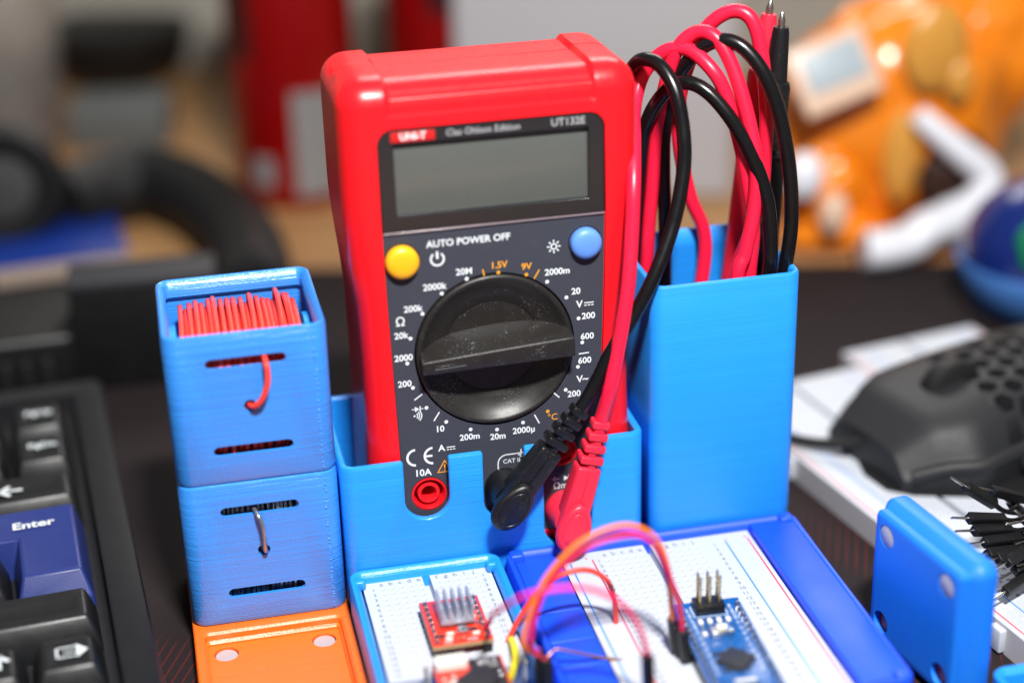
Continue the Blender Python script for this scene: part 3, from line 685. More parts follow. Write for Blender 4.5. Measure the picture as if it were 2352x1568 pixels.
test_lead('black', (87.0, 29.4), math.radians(51.5), 'black test lead plugged into the middle socket, cable looping into the tall holder', 18.2, bl,
          probe_parts((163.5, 28, -2), PY(1797, 33, 27), 'plug_black'))
rl = [PY(1402, 890, -6), PY(1420, 800, -4), PY(1440, 680, -2), PY(1450, 560, 1), PY(1455, 430, 5), PY(1456, 330, 14), PY(1457, 245, 28), PY(1478, 170, 33), PY(1525, 120, 30), PY(1580, 114, 26), PY(1635, 160, 20), PY(1668, 220, 18), PY(1700, 330, 16), PY(1720, 430, 14), PY(1730, 520, 13), PY(1722, 620, 12),
      (158, 13, 55), (152, 20, 26), (146, 27, 15), (140, 32, 28), (136.5, 35, 60), PY(1488, 560, 34), PY(1498, 430, 33), PY(1508, 310, 32), PY(1525, 210, 30), PY(1555, 115, 28), PY(1600, 75, 26), PY(1645, 88, 22), PY(1685, 160, 18), PY(1718, 270, 14), PY(1737, 380, 11), PY(1732, 480, 10), PY(1712, 580, 9), PY(1692, 650, 8.5),
      (153, 11, 45), (152, 22, 18), (158, 32, 20), (152, 36, 50), PY(1620, 560, 36), PY(1585, 450, 36), PY(1560, 330, 35), PY(1562, 220, 34), PY(1592, 120, 31), PY(1632, 55, 28), PY(1685, 26, 25), PY(1728, 48, 22), PY(1750, 130, 20), PY(1760, 250, 19), PY(1757, 360, 19), PY(1742, 480, 20), (157, 22, 72), (156, 26, 45), (158, 31, 20), (160, 35, 8), (161, 36, 3)]
test_lead('red', (103.6, 20.2), math.radians(74), 'red test lead plugged into the right socket, cable looping into the tall holder', 17.5, rl,
          probe_parts((158, 36.5, -2), PY(1770, 4, 33), 'plug_red'))

# ------------------------------------------------------------------ breadboards and trays
def board_data(W, Lh, H, holes_x, holes_y_list, pitch=2.54, hw=.6, depth=.6, channel=None):
    """top sheet with real sockets; x across 0..W, y from 0 (back) to -Lh; holes given as sets of (x,y)"""
    holes = set()
    for hx_, hys in zip(holes_x, holes_y_list):
        for hy in hys: holes.add((round(hx_, 3), round(hy, 3)))
    xs = sorted(set([0, W]+[round(x-hw, 3) for x, _ in holes]+[round(x+hw, 3) for x, _ in holes]+([channel[0], channel[1]] if channel else [])))
    ys = sorted(set([0, -Lh]+[round(y-hw, 3) for _, y in holes]+[round(y+hw, 3) for _, y in holes]))
    hs = set((round(x-hw, 3), round(y-hw, 3)) for x, y in holes)
    vs = []; fs = []; idx = {}
    def V(x, y, z):
        k = (x, y, z)
        if k not in idx: idx[k] = len(vs); vs.append(k)
        return idx[k]
    for i in range(len(xs)-1):
        for j in range(len(ys)-1):
            x0, x1, y0, y1 = xs[i], xs[i+1], ys[j], ys[j+1]
            if channel and x0 >= channel[0]-1e-6 and x1 <= channel[1]+1e-6:
                zc = H-3.2; fs.append((V(x0, y0, zc), V(x1, y0, zc), V(x1, y1, zc), V(x0, y1, zc)))
                if abs(x0-channel[0]) < 1e-6: fs.append((V(x0, y0, zc), V(x0, y1, zc), V(x0, y1, H), V(x0, y0, H)))
                if abs(x1-channel[1]) < 1e-6: fs.append((V(x1, y0, zc), V(x1, y1, zc), V(x1, y1, H), V(x1, y0, H)))
                continue
            if (x0, y0) in hs:
                zc = H-depth; c = [(x0, y0), (x1, y0), (x1, y1), (x0, y1)]; m_ = .24
                ci = [(x0+m_, y0+m_), (x1-m_, y0+m_), (x1-m_, y1-m_), (x0+m_, y1-m_)]
                for k in range(4):
                    p, q, p2, q2 = c[k], c[(k+1) % 4], ci[k], ci[(k+1) % 4]
                    fs.append((V(*p, H), V(*q, H), V(*q2, H-.28), V(*p2, H-.28))); fs.append((V(*p2, H-.28), V(*q2, H-.28), V(*q2, zc), V(*p2, zc)))
                fs.append(tuple(V(*p, zc) for p in ci))
            else: fs.append((V(x0, y0, H), V(x1, y0, H), V(x1, y1, H), V(x0, y1, H)))
    return vs, fs
def small_text(items, m, parent, name, z, size, rot=0):
    d = []
    for s, x, y in items:
        vs, fs = text_data(s, size, 'CENTER', .012); X = T(x, y, z) @ RZ(rot)
        d.append(([X @ Vector(v) for v in vs], fs))
    vs, fs = join_data(d); return mk(name, vs, fs, m, parent, 0)
# mini breadboard
t = thing('tray', 'small light blue printed tray holding the narrow white breadboard', 'tray', (63, -42, MATZ))
ht = 11.6-MATZ
rr_loft('tray_body', -20.8, 20.8, -41.8, 41.9, 3.9, [(1, 0), (.3, .3), (0, 1), (0, ht-.8), (.35, ht-.1), (.9, ht), (1.6, ht-.3), (2.6, ht-1.6), (2.6, 6.4)], 'blue', t, n=8)
for sx, sy in ((1, 1), (-1, 1)):
    rbox('corner_tab', (sx*18.1-1.6, 36.0, ht-3.2), (sx*18.1+1.6, 38.6, ht-.3), .8, 'blue', t, 2)
bw = 35.0
t = thing('breadboard', 'narrow white breadboard in the small light blue tray, red driver module on it', 'breadboard', (45.7, -2.4, -.3))
bhx = []; bhy = []
for k in range(10):
    bhx.append(round((5.0+k*2.54) + (2.4 if k > 4 else 0), 3)); bhy.append([round(-4.0-2.54*r_, 3) for r_ in range(17)])
H1 = 8.8
vs, fs = board_data(bw, 47, H1, bhx, bhy, channel=(16.3, 18.4))
mk('board_top', vs, fs, 'board_white', t, 0)
rr_loft('board_body', 0, bw, -47, 0, .6, [(0, 0), (0, H1-.4), (.02, H1-.02)], 'board_side', t, True, False, 3)
small_text([(c, bhx[i], -1.7) for i, c in enumerate('abcdefghij')], 'print_grey', t, 'column_letters', H1+.03, 2.4)
for x_ in (2.6, bw-2.4): small_text([(str(i+1), x_, -4.0-2.54*i) for i in range(17)], 'print_grey', t, 'row_numbers', H1+.03, 1.9)
# large tray
t = thing('tray', 'wide deep blue printed tray holding the large white breadboard', 'tray', (127.3, -42, MATZ))
hb = 11.2-MATZ
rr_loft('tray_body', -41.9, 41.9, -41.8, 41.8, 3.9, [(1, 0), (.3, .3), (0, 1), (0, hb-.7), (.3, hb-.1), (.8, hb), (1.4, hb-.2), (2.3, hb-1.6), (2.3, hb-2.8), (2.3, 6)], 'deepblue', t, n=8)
def ramp(v): return (v[0], v[1], v[2]+ (v[0]-28)*.03)
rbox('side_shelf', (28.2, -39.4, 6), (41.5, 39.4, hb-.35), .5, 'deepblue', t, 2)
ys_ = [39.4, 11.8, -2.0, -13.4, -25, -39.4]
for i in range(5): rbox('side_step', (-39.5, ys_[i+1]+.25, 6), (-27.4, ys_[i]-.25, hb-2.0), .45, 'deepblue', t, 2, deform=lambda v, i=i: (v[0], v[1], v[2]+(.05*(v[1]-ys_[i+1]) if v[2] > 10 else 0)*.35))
for sx, sy in ((1, 1), (1, -1), (-1, 1)):
    rbox('corner_tab', (sx*38.9-2.0, sy*39.2-1.9, hb-2.5), (sx*38.9+2.0, sy*39.2+1.9, hb+.7), .9, 'deepblue', t, 3)
BX = 100.5
t = thing('breadboard', 'large white breadboard in the deep blue tray, blue controller board on it', 'breadboard', (BX, -2.2, -.3))
bhx = []; bhy = []
main = [12.2+2.54*k+(2.6 if k > 4 else 0) for k in range(10)]
for x in main: bhx.append(round(x, 3)); bhy.append([round(-5.6-2.54*r_, 3) for r_ in range(30)])
for x in (3.9, 6.44, 48.7, 51.24): bhx.append(x); bhy.append([round(-7.0-2.54*(r_+r_//5), 3) for r_ in range(25)])
vs, fs = board_data(54.5, 81.5, H1, bhx, bhy, channel=(main[4]+1.6, main[5]-1.6))
mk('board_top', vs, fs, 'board_white', t, 0)
rr_loft('board_body', 0, 54.5, -81.5, 0, .6, [(0, 0), (0, H1-.4), (.02, H1-.02)], 'board_side', t, True, False, 3)
small_text([(c, main[i], -2.6) for i, c in enumerate('abcdefghij')], 'print_grey', t, 'column_letters', H1+.03, 2.4)
for x_ in (10.0, 43.2): small_text([(str(i+1), x_, -5.6-2.54*i) for i in range(30)], 'print_grey', t, 'row_numbers', H1+.03, 1.9)
small_text([('+', 6.9, -3.4), ('–', 3.4, -3.4), ('+', 52.8, -3.4), ('–', 47.0, -3.4)], 'line_red', t, 'rail_signs', H1+.03, 2.2)
for nm, x in (('line_blue', 2.0), ('line_red', 8.4), ('line_blue', 46.7), ('line_red', 53.2)):
    rbox('rail_line', (x-.22, -78, H1+.005), (x+.22, -4.2, H1+.035), .005, nm, t, 1)

# ------------------------------------------------------------------ modules on the boards
def dots_mesh(name, pts, r, h, m, parent, n=10):
    d = []
    for x, y, z in pts:
        v, f = lathe_data([(r, 0), (r*.8, h*.5), (r*.35, h*.85), (.001, h)], n); d.append(([Vector(q)+Vector((x, y, z)) for q in v], f))
    vs, fs = join_data(d); return mk(name, vs, fs, m, parent, 50)
def module_pins(t, xs_, ys_, z, m='solder'):
    for x in xs_:
        for y in ys_:
            lathe('header_pin', [(.75, 0), (.6, .35), (.42, .7), (.3, 1.1), (.12, 1.3), (.001, 1.32)], m, t, (x, y, z), 10)
def quad_chip(t, x, y, z, s, ang, m='chip', leads=8):
    X = T(x, y, z) @ RZ(ang)
    c = rbox('chip', (-s/2, -s/2, .1), (s/2, s/2, 1.1), .12, m, t, 2, xf=X)
    d = []
    for k in range(4):
        for i in range(leads):
            v, f = rbox_data((.3, 1.1, .25), 0); q = RZ(k*math.pi/2) @ T((i-(leads-1)/2)*s*.86/leads, s/2+.45, .2)
            d.append(([q @ p for p in v], f))
    vs, fs = join_data(d); mk('chip_leads', vs, fs, 'solder', c, 0, X)
# red stepper driver with heat sink
t = thing('driver_module', 'small red circuit board with finned silver heat sink on the narrow breadboard', 'circuit board', (65.7, -32.6, 8.5))
zt = 4.4
for s in (-1, 1):
    rbox('pin_header', (s*6.35-1.2, -10, .2), (s*6.35+1.2, 10, 2.75), .25, 'dupont', t, 1)
pcb = rbox('circuit_board', (-7.7, -10.3, 2.8), (7.7, 10.3, zt), .15, 'pcb_red', t, 1)
rbox('board_edge', (-7.74, -10.34, 2.9), (7.74, 10.34, zt-.25), .1, 'pcb_edge', t, 1)
module_pins(t, (-6.35, 6.35), [-8.9+2.54*k for k in range(8)], zt)
hs = rbox('heat_sink', (-4.4, -3.6, zt+1.0), (4.4, 5.2, zt+2.2), .15, 'heatsink', t, 1)
for k in range(5): rbox('fin', (-4.3+k*1.98, -3.5, zt+2.0), (-3.55+k*1.98, 5.1, zt+6.6), .15, 'heatsink', hs, 2)
rbox('chip', (-3, -3, zt), (3, 3, zt+1.0), .1, 'chip', t, 1)
lathe('trimmer', [(0, 0), (1.6, 0), (1.6, 1.1), (1.2, 1.3), (.5, 1.2), (0, 1.2)], 'solder', t, (0.9, -6.0, zt), 20)
for x, y, m_ in ((-2.6, -6.2, 'white_part'), (3.6, -5.4, 'chip'), (3.9, -7.4, 'white_part'), (-3.2, -8.2, 'white_part'), (-.6, 7.2, 'gold'), (2.2, 7.4, 'chip'), (-3, 7.2, 'white_part'), (4.4, 2.2, 'white_part'), (4.4, .2, 'white_part'), (5, -3, 'solder'), (-4.9, -6.8, 'chip')):
    rbox('component', (x-.9, y-.45, zt), (x+.9, y+.45, zt+.6), .12, m_, t, 1)
small_text([('DIR', -3.6, -9.4), ('STEP', 2.6, -9.4), ('EN', 4.4, 8.9)], 'print_white', t, 'silk_text', zt+.03, 1.3)
# second module in front, cut by the frame
t = thing('controller_module', 'red and dark circuit board with black chip in front of the heat sink', 'circuit board', (64.9, -63.5, 8.5))
for s in (-1, 1): rbox('pin_header', (s*6.9-1.2, -13, .2), (s*6.9+1.2, 11, 2.75), .25, 'dupont', t, 1)
rbox('circuit_board', (-8.6, -14, 2.8), (8.6, 13, 4.4), .15, 'pcb_red', t, 1)
rbox('board_edge', (-8.64, -14.04, 2.9), (8.64, 13.04, 4.15), .1, 'pcb_edge', t, 1)
rbox('socket', (-8.2, 9.0, 4.4), (-.4, 12.8, 7.0), .3, 'white_part', t, 2)
rbox('shield', (0.2, -4, 4.4), (8.0, 12.4, 4.9), .2, 'chip', t, 1)
quad_chip(t, 1.0, 2.6, 4.9, 7.6, math.radians(38), 'chip', 9)
dots_mesh('solder_joints', [(2.6+1.1*(k % 3), 9.6+1.0*(k//3), 4.9) for k in range(6)]+[(6.4, 10.6, 4.9), (6.6, 8.4, 4.9), (5.2, 8.2, 4.9), (6.8, 5.8, 4.9), (6.8, 3.9, 4.9)]+[(-6.9, 6-2.54*k, 4.4) for k in range(6)]+[(-4.4, 6.8-1.6*k, 4.4) for k in range(3)], .62, .7, 'solder', t)
for k in range(6): rbox('component', (-6.0+(k % 3)*1.9, 3.4-(k//3)*2.2, 4.4), (-4.7+(k % 3)*1.9, 4.2-(k//3)*2.2, 5.0), .1, ('white_part', 'chip')[k % 2], t, 1)
tube('component_leg', [(54.4, -53.0, 7), (54.3, -53.4, 14.5)], .45, 'copper', None, 8, 2)
tag(bpy.data.objects['component_leg'], 'bare copper pin standing upright left of the front circuit board', 'wire')
# blue microcontroller board
na = math.radians(2.4)
t = thing('microcontroller_board', 'blue microcontroller board with a six pin header on the large breadboard', 'circuit board', (129.6, -40.6, 8.5), (0, 0, -na))
for s in (-1, 1): rbox('pin_header', (s*7.62-1.2, -42.5, .2), (s*7.62+1.2, -1.2, 2.75), .25, 'dupont', t, 1)
zt = 4.5
rbox('circuit_board', (-8.9, -43.4, 2.8), (8.9, 0, zt), .15, 'pcb_blue', t, 1)
for s in (-1, 1):
    module_pins(t, (s*7.62,), [-3.6-2.54*k for k in range(15)], zt)
hd_ = rbox('icsp_header', (-4.0, -6.6, zt), (3.7, -1.4, zt+2.55), .3, 'dupont', t, 1)
for ix in range(3):
    for iy in range(2):
        rbox('gold_pin', (-2.75+ix*2.54-.3, -5.3+iy*2.54-.3, zt+2.3), (-2.75+ix*2.54+.3, -5.3+iy*2.54+.3, zt+10.6), .12, 'gold', hd_, 1)
flat('silk_outline', [[(-4.6, -7.3), (4.3, -7.3), (4.3, -7.05), (-4.6, -7.05)], [(-4.6, -7.3), (-4.35, -7.3), (-4.35, -2), (-4.6, -2)], [(4.05, -7.3), (4.3, -7.3), (4.3, -2), (4.05, -2)]], 'print_white', t, Matrix.Identity(4), zt+.02)
for k, x in enumerate((-3.9, -1.5, .9, 3.3)):
    l = rbox('indicator_lamp', (x-.6, -10.9, zt), (x+.6, -9.1, zt+.9), .25, 'white_part', t, 2)
    rbox('component', (x-.55, -13.0, zt), (x+.55, -12.0, zt+.5), .12, ('solder', 'chip')[k % 2], t, 1)
bt = rbox('reset_button', (-2.9, -17.2, zt), (2.9, -13.7, zt+1.7), .3, 'steel', t, 2)
rbox('button_cap', (-1.4, -16.2, zt+1.6), (1.4, -14.5, zt+2.6), .4, 'white_part', bt, 2)
rbox('component', (-4.9, -16, zt), (-3.7, -14.6, zt+.8), .15, 'white_part', t, 1)
quad_chip(t, .0, -27.5, zt, 7.2, math.radians(45), 'chip', 8)
small_text([(s, -5.6, -3.6-2.54*k) for k, s in enumerate(('TX1', 'RX0', 'RST', 'GND', 'D2', 'D3', 'D4', 'D5', 'D6', 'D7', 'D8', 'D9'))]+[(s, 5.6, -3.6-2.54*k) for k, s in enumerate(('VIN', 'GND', 'RST', '5V', 'A7', 'A6', 'A5', 'A4', 'A3', 'A2', 'A1', 'A0'))], 'print_white', t, 'silk_text', zt+.03, 1.15, math.pi/2)
for k in range(8): rbox('component', (-5+random.random()*8, -22-k*2.4, zt), (-4+random.random()*9, -21.2-k*2.4, zt+.6), .1, ('white_part', 'chip', 'solder')[k % 3], t, 1)

# ------------------------------------------------------------------ jumper wires
def housing(t, p, q, w_=2.5):
    p = Vector(p); q = Vector(q); d = q-p; X = Matrix.Translation(p) @ d.to_track_quat('Z', 'Y').to_matrix().to_4x4()
    rbox('connector', (-w_/2, -w_/2, 0), (w_/2, w_/2, d.length), .25, 'dupont', t, 2, xf=X)
def jumper(label, m, pts, r=.75, ends=(), grp=None):
    o = Vector(pts[0]); t = thing('jumper_wire', label, 'jumper wire', o, group=grp)
    tube('wire', [Vector(p)-o for p in pts], r, m, t, 10, 10)
    for p, q in ends: housing(t, Vector(p)-o, Vector(q)-o)
    return t
jumper('orange jumper wire arching from the narrow breadboard to the blue controller board', 'wire_orange',
       [(80.6, -62, 19), PY(1203, 1480, -61), PY(1216, 1410, -60), PY(1255, 1325, -59), PY(1325, 1250, -58), PY(1400, 1212, -57), PY(1460, 1208, -56.5), PY(1510, 1240, -56), PY(1536, 1310, -55.5), PY(1540, 1370, -55), PY(1545, 1425, -55)], .62,
       [((80.6, -62, 8.6), (80.6, -62, 19.5)), (PY(1552, 1492, -55), PY(1545, 1421, -55))])
jumper('purple jumper wire arching just under the orange one', 'wire_purple',
       [(81.4, -59, 18), PY(1212, 1470, -58), PY(1228, 1400, -57), PY(1270, 1320, -56), PY(1340, 1250, -55), PY(1410, 1222, -54), PY(1462, 1222, -53), PY(1505, 1255, -53), PY(1530, 1320, -53), PY(1545, 1390, -54), PY(1553, 1435, -56)], .62,
       [((81.4, -59, 8.6), (81.4, -59, 18.5)), (PY(1562, 1500, -56.5), PY(1554, 1432, -56.5))])
jumper('crimson jumper wire on the inside of the arch ending at the blue controller board', 'wire_crimson',
       [(82.2, -63, 18), PY(1222, 1490, -62), PY(1226, 1430, -61), PY(1258, 1345, -60), PY(1325, 1272, -59), PY(1400, 1238, -58.5), PY(1465, 1230, -58), PY(1510, 1262, -58), PY(1545, 1340, -58.5), PY(1562, 1400, -59), PY(1567, 1455, -59.5)], .62,
       [((82.2, -64.5, 8.6), (82.2, -63, 18.5)), (PY(1576, 1516, -59.5), PY(1568, 1446, -59.5))])
jumper('bright red jumper wire crossing nearest the lens to a black connector at the bottom', 'wire_pink',
       [(72.1, -39.5, 14), (72.6, -44, 19), PY(1130, 1412, -62), PY(1160, 1392, -70), PY(1205, 1368, -75), PY(1280, 1351, -76), PY(1360, 1353, -76), PY(1425, 1385, -76), PY(1468, 1440, -76), PY(1487, 1500, -76)], .62,
       [(PY(1490, 1590, -77), PY(1487, 1503, -76))])
jumper('stiff red jumper wire with cut ends bridging the two breadboards', 'wire_red',
       [PZ(1166, 1472, 8.7), PY(1190, 1425, -38.5), PY(1230, 1365, -38.5), PY(1285, 1322, -38.5), PY(1345, 1308, -38.5), PY(1390, 1328, -38.5), PY(1410, 1370, -38.5), PY(1415, 1428, -38)], .68)
jumper('short yellow jumper wire at the edge of the narrow breadboard', 'wire_yellow',
       [PZ(1173, 1466, 9.2), PZ(1182, 1490, 11.5), PZ(1184, 1515, 12), PZ(1176, 1545, 11), PZ(1169, 1562, 9)], .95)
t = jumper('bent bare grey component wire lying over the blue steps', 'copper',
       [PY(1240, 1532, -56), PY(1252, 1515, -56), PY(1268, 1496, -55), PY(1282, 1490, -55), PY(1320, 1497, -55), PY(1375, 1508, -54), PY(1432, 1516, -54)], .42)

# ------------------------------------------------------------------ blue tray standing on edge
ct = Vector((179.6, -57.2, MATZ)); az_ = math.atan2(-4.5, 26.6)
t = thing('magnet_tray', 'blue printed tray standing on its edge, round magnets in its underside', 'tray', ct, (0, 0, math.atan2(4.5, 26.6)))
# local: x = thickness away from the magnets, y = along the face, z up; built lying down then tipped
TIP = T(0, 0, 20.8) @ Matrix(((0, 0, 1, 0), (0, 1, 0, 0), (-1, 0, 0, 0), (0, 0, 0, 1)))
bb = rr_loft('tray_body', -20.8, 20.8, -20.8, 20.8, 3.9, [(3.1, -.1), (2.9, 0), (2.2, .8), (2.2, 2.5), (.25, 4.5), (0, 5.0), (0, 8.6), (.6, 9.4), (1.4, 9.1), (2.4, 8.2), (2.4, 5)], 'binblue', t, n=8, xf=TIP)
cs = []
for sx in (-13, 13):
    for sy in (-13, 13): cs.append(lathe('c', [(0, -2), (3.2, -2), (3.2, 2.3), (0, 2.3)], None, t, (sx, sy, 0), 28, 'z', TIP))
bpy.context.view_layer.update(); diff(bb, cs)
for sy in (-13, 13):
    lathe('magnet', [(0, .02), (2.8, .02), (3.05, .2), (3.05, 2.2), (0, 2.2)], 'magnet', t, (-13, sy, 0), 28, 'z', TIP)
    lathe('empty_pocket', [(0, 1.7), (3.1, 1.7), (3.15, 2.2), (0, 2.2)], 'jack_red', t, (13, sy, 0), 28, 'z', TIP)
# light blue tray at the very edge
t = thing('tray', 'light blue tray corner just entering the frame at the lower right', 'tray', (213, -96.5, MATZ))
rr_loft('tray_body', -20.8, 20.8, -20.8, 20.8, 3.9, [(1, 0), (0, 1), (0, 11.3), (.8, 12), (1.4, 11.8), (2.6, 10.4), (2.6, 3)], 'blue_smooth', t, n=8)

# ------------------------------------------------------------------ breadboards under the mouse
def long_board(label, loc, rz, rows=63):
    t = thing('breadboard', label, 'breadboard', loc, (0, 0, rz))
    bhx = []; bhy = []
    for x in main: bhx.append(round(x, 3)); bhy.append([round(-3.8-2.54*r_, 3) for r_ in range(rows)])
    for x in (3.9, 6.44, 48.7, 51.24): bhx.append(x); bhy.append([round(-5.6-2.54*(r_+r_//5), 3) for r_ in range(50)])
    vs, fs = board_data(54.5, 165, 8.5, bhx, bhy, channel=(main[4]+1.6, main[5]-1.6)); mk('board_top', vs, fs, 'board_white', t, 0)
    rr_loft('board_body', 0, 54.5, -165, 0, .6, [(0, 0), (0, 8.1), (.02, 8.48)], 'board_side', t, True, False, 3)
    for nm, x in (('line_red', 1.9), ('line_blue', 8.4), ('line_blue', 46.7), ('line_red', 53.2)):
        rbox('rail_line', (x-.22, -162, 8.505), (x+.22, -3, 8.535), .005, nm, t, 1)
    for y in (-45, -100, -150): rbox('dovetail', (-2.0, y-2.4, .6), (0.3, y+2.4, 7.6), .6, 'board_white', t, 2)
    return t
rz = math.atan2(9, 51)
long_board('long white breadboard with grey side, nearest the standing blue tray', (181.2, 94, MATZ), rz)
long_board('long white breadboard under the middle of the mouse, set further back', (181.2+54.9*math.cos(rz)-2.2, 94+54.9*math.sin(rz)+12, MATZ), rz)

# ------------------------------------------------------------------ mouse
BZ = 1.55
t = thing('computer_mouse', 'black gaming mouse with honeycomb holes resting on white breadboards', 'mouse', (0, 0, BZ))
# outline through scene points; nose at left, tail off to the right
def P2(px, py, z): p = PZ(px, py, z); return Vector((p[0], p[1], z-BZ))
nose = Vector((207, 35, 0)); tail = Vector((322, 62, 0)); axd = (tail-nose).normalized(); nrm = Vector((-axd.y, axd.x, 0)); Lm = (tail-nose).length
def hw_(s): return 31*(.60+.40*min(1, s/.18))*(1-.10*math.sin(math.pi*min(1, max(0, (s-.15)/.6))))*(1 if s < .8 else math.sqrt(max(.02, 1-((s-.8)/.21)**2)))
def top_(s): return 11+15*math.sin(math.pi*(.14+.66*s))**1.1 - (6*(1-s/.10) if s < .10 else 0)
secs = 40; vs = []; fs = []; prof = [(-1.0, .0), (-1.0, .10), (-1.05, .34), (-.98, .42), (-.90, .55), (-.80, .78), (-.66, .92), (-.4, .985), (0, 1.0), (.4, .985), (.66, .92), (.80, .78), (.90, .55), (.98, .42), (1.05, .34), (1.0, .10), (1.0, 0)]
K = len(prof)
for i in range(secs+1):
    s = i/secs; c = nose+axd*Lm*s
    for u_, h_ in prof: vs.append(c+nrm*(u_*hw_(s))+Vector((0, 0, .8+h_*top_(s)*(1.0))))
for i in range(secs):
    for k in range(K-1): fs.append((i*K+k, i*K+k+1, (i+1)*K+k+1, (i+1)*K+k))
    fs.append((i*K+K-1, i*K, (i+1)*K, (i+1)*K+K-1))
fs.append(tuple(range(K))); fs.append(tuple(range(secs*K, (secs+1)*K)))
shell = mk('shell', vs, fs, 'mouse', t, 38)
# honeycomb openings
cs = []
for r_ in range(5):
    for c_ in range(6):
        s = .30+r_*.06; u_ = -.93+c_*.27+(.135 if r_ % 2 else 0)
        if u_ > .5: continue
        c = nose+axd*Lm*s+nrm*(u_*hw_(s)); hx6 = circ(c.x, c.y, 3.4, 6, 15, 375)
        v_, f_ = prism_data(hx6, 6, 60); cs.append(mk('c', v_, f_, None, t, 0))
vs, fs = join_data([([v.co/MM for v in c.data.vertices], [tuple(p.vertices) for p in c.data.polygons]) for c in cs])
for c in cs: bpy.data.objects.remove(c)
cutter = mk('c', vs, fs, None, t, 0)
bpy.context.view_layer.update(); diff(shell, [cutter])
lathe('scroll_wheel', [(0, -3.5), (9, -3.5), (10.5, -2.6), (11, 0), (10.5, 2.6), (9, 3.5), (0, 3.5)], 'mouse_dark', t, (0, 0, 0), 36, 'z', T(*(nose+axd*Lm*.26+Vector((0, 0, 19)))) @ RZ(math.atan2(axd.y, axd.x)) @ Matrix.Rotation(math.pi/2, 4, 'X'))
tb = [nose+axd*Lm*s-nrm*(hw_(s)*1.0)+Vector((0, 0, .45*top_(s))) for s in [.02+.9*k/12 for k in range(13)]]
tube('side_rail', tb, 2.2, 'mouse', t, 10, 4)
for s0_ in (.36, .5):
    c = nose+axd*Lm*s0_-nrm*(hw_(s0_)*1.06)+Vector((0, 0, .28*top_(s0_)))
    rbox('side_button', (-8, -1.6, -2.2), (8, 1.6, 2.2), 1.0, 'mouse_dark', t, 2, xf=T(*c) @ RZ(math.atan2(axd.y, axd.x)))
tube('cable', [nose+Vector((1, 3, 8)), nose+Vector((-6, 8, 5)), nose+Vector((-16, 18, 3.0)), nose+Vector((-30, 36, 2.8)), nose+Vector((-42, 62, -5.0)), nose+Vector((-50, 100, -6.3))], 1.7, 'mouse_dark', t, 8, 8)
# thin dark sheet filling the dark area between mouse and boards
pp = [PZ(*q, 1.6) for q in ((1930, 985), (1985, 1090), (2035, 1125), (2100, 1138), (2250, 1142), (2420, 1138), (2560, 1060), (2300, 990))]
o = prism('mouse_dark_sheet', [(p[0], p[1]) for p in pp], BZ+.05, BZ+.75, 'mouse_dark'); tag(o, 'thin black sheet lying flat under the black mouse', 'pad')

# ------------------------------------------------------------------ loose pin connectors at the right edge
def loose(tip, tail, label, r=.36):
    tip = Vector(tip); tail = Vector(tail); d = (tail-tip).normalized(); t = thing('jumper_connector', label, 'connector', tip, group='loose jumper wire ends')
    X = d.to_track_quat('Z', 'Y').to_matrix().to_4x4() @ RZ(random.random()*.8)
    lathe('pin', [(.1, 0), (r, .5), (r, 7.5), (0, 7.5)], 'steel', t, (0, 0, 0), 8, 'z', X)
    rbox('connector', (-1.27, -1.27, 7), (1.27, 1.27, 21), .2, 'dupont', t, 2, xf=X)
    tube('wire', [X @ Vector((0, 0, 20)), X @ Vector((0, 0, 27)), X @ Vector((3, 3, 38)), X @ Vector((9, 8, 52))], .75, 'dupont', t, 8, 6)
spec = [((2182, 1095), (2330, 1185), -34), ((2182, 1188), (2310, 1192), -40), ((2192, 1219), (2330, 1215), -42), ((2216, 1250), (2340, 1235), -44), ((2225, 1276), (2340, 1262), -46), ((2248, 1289), (2350, 1270), -47), ((2272, 1312), (2352, 1268), -48), ((2292, 1330), (2370, 1290), -44), ((2285, 1360), (2380, 1320), -46), ((2330, 1170), (2400, 1230), -36), ((2240, 1118), (2380, 1150), -30), ((2300, 1140), (2352, 1180), -28), ((2268, 1385), (2352, 1330), -50), ((2330, 1250), (2430, 1215), -40), ((2335, 1300), (2440, 1260), -42), ((2318, 1352), (2430, 1300), -44), ((2310, 1205), (2420, 1180), -38), ((2262, 1232), (2400, 1240), -38)]
for k, (a_, b_, y_) in enumerate(spec):
    lbl = 'loose black jumper connector with bare pin in the bundle at the right edge'
    if k == 0: lbl = 'topmost loose black connector, its bright pin pointing up left'
    loose(PY(*a_, y_), PY(*b_, y_+6), lbl)

# ------------------------------------------------------------------ keyboard
kt = thing('keyboard', 'black keyboard with a navy Enter key beside the blue boxes', 'keyboard', (-21.6, 143.4, MATZ), (0, 0, math.atan2(13.1, 177)))
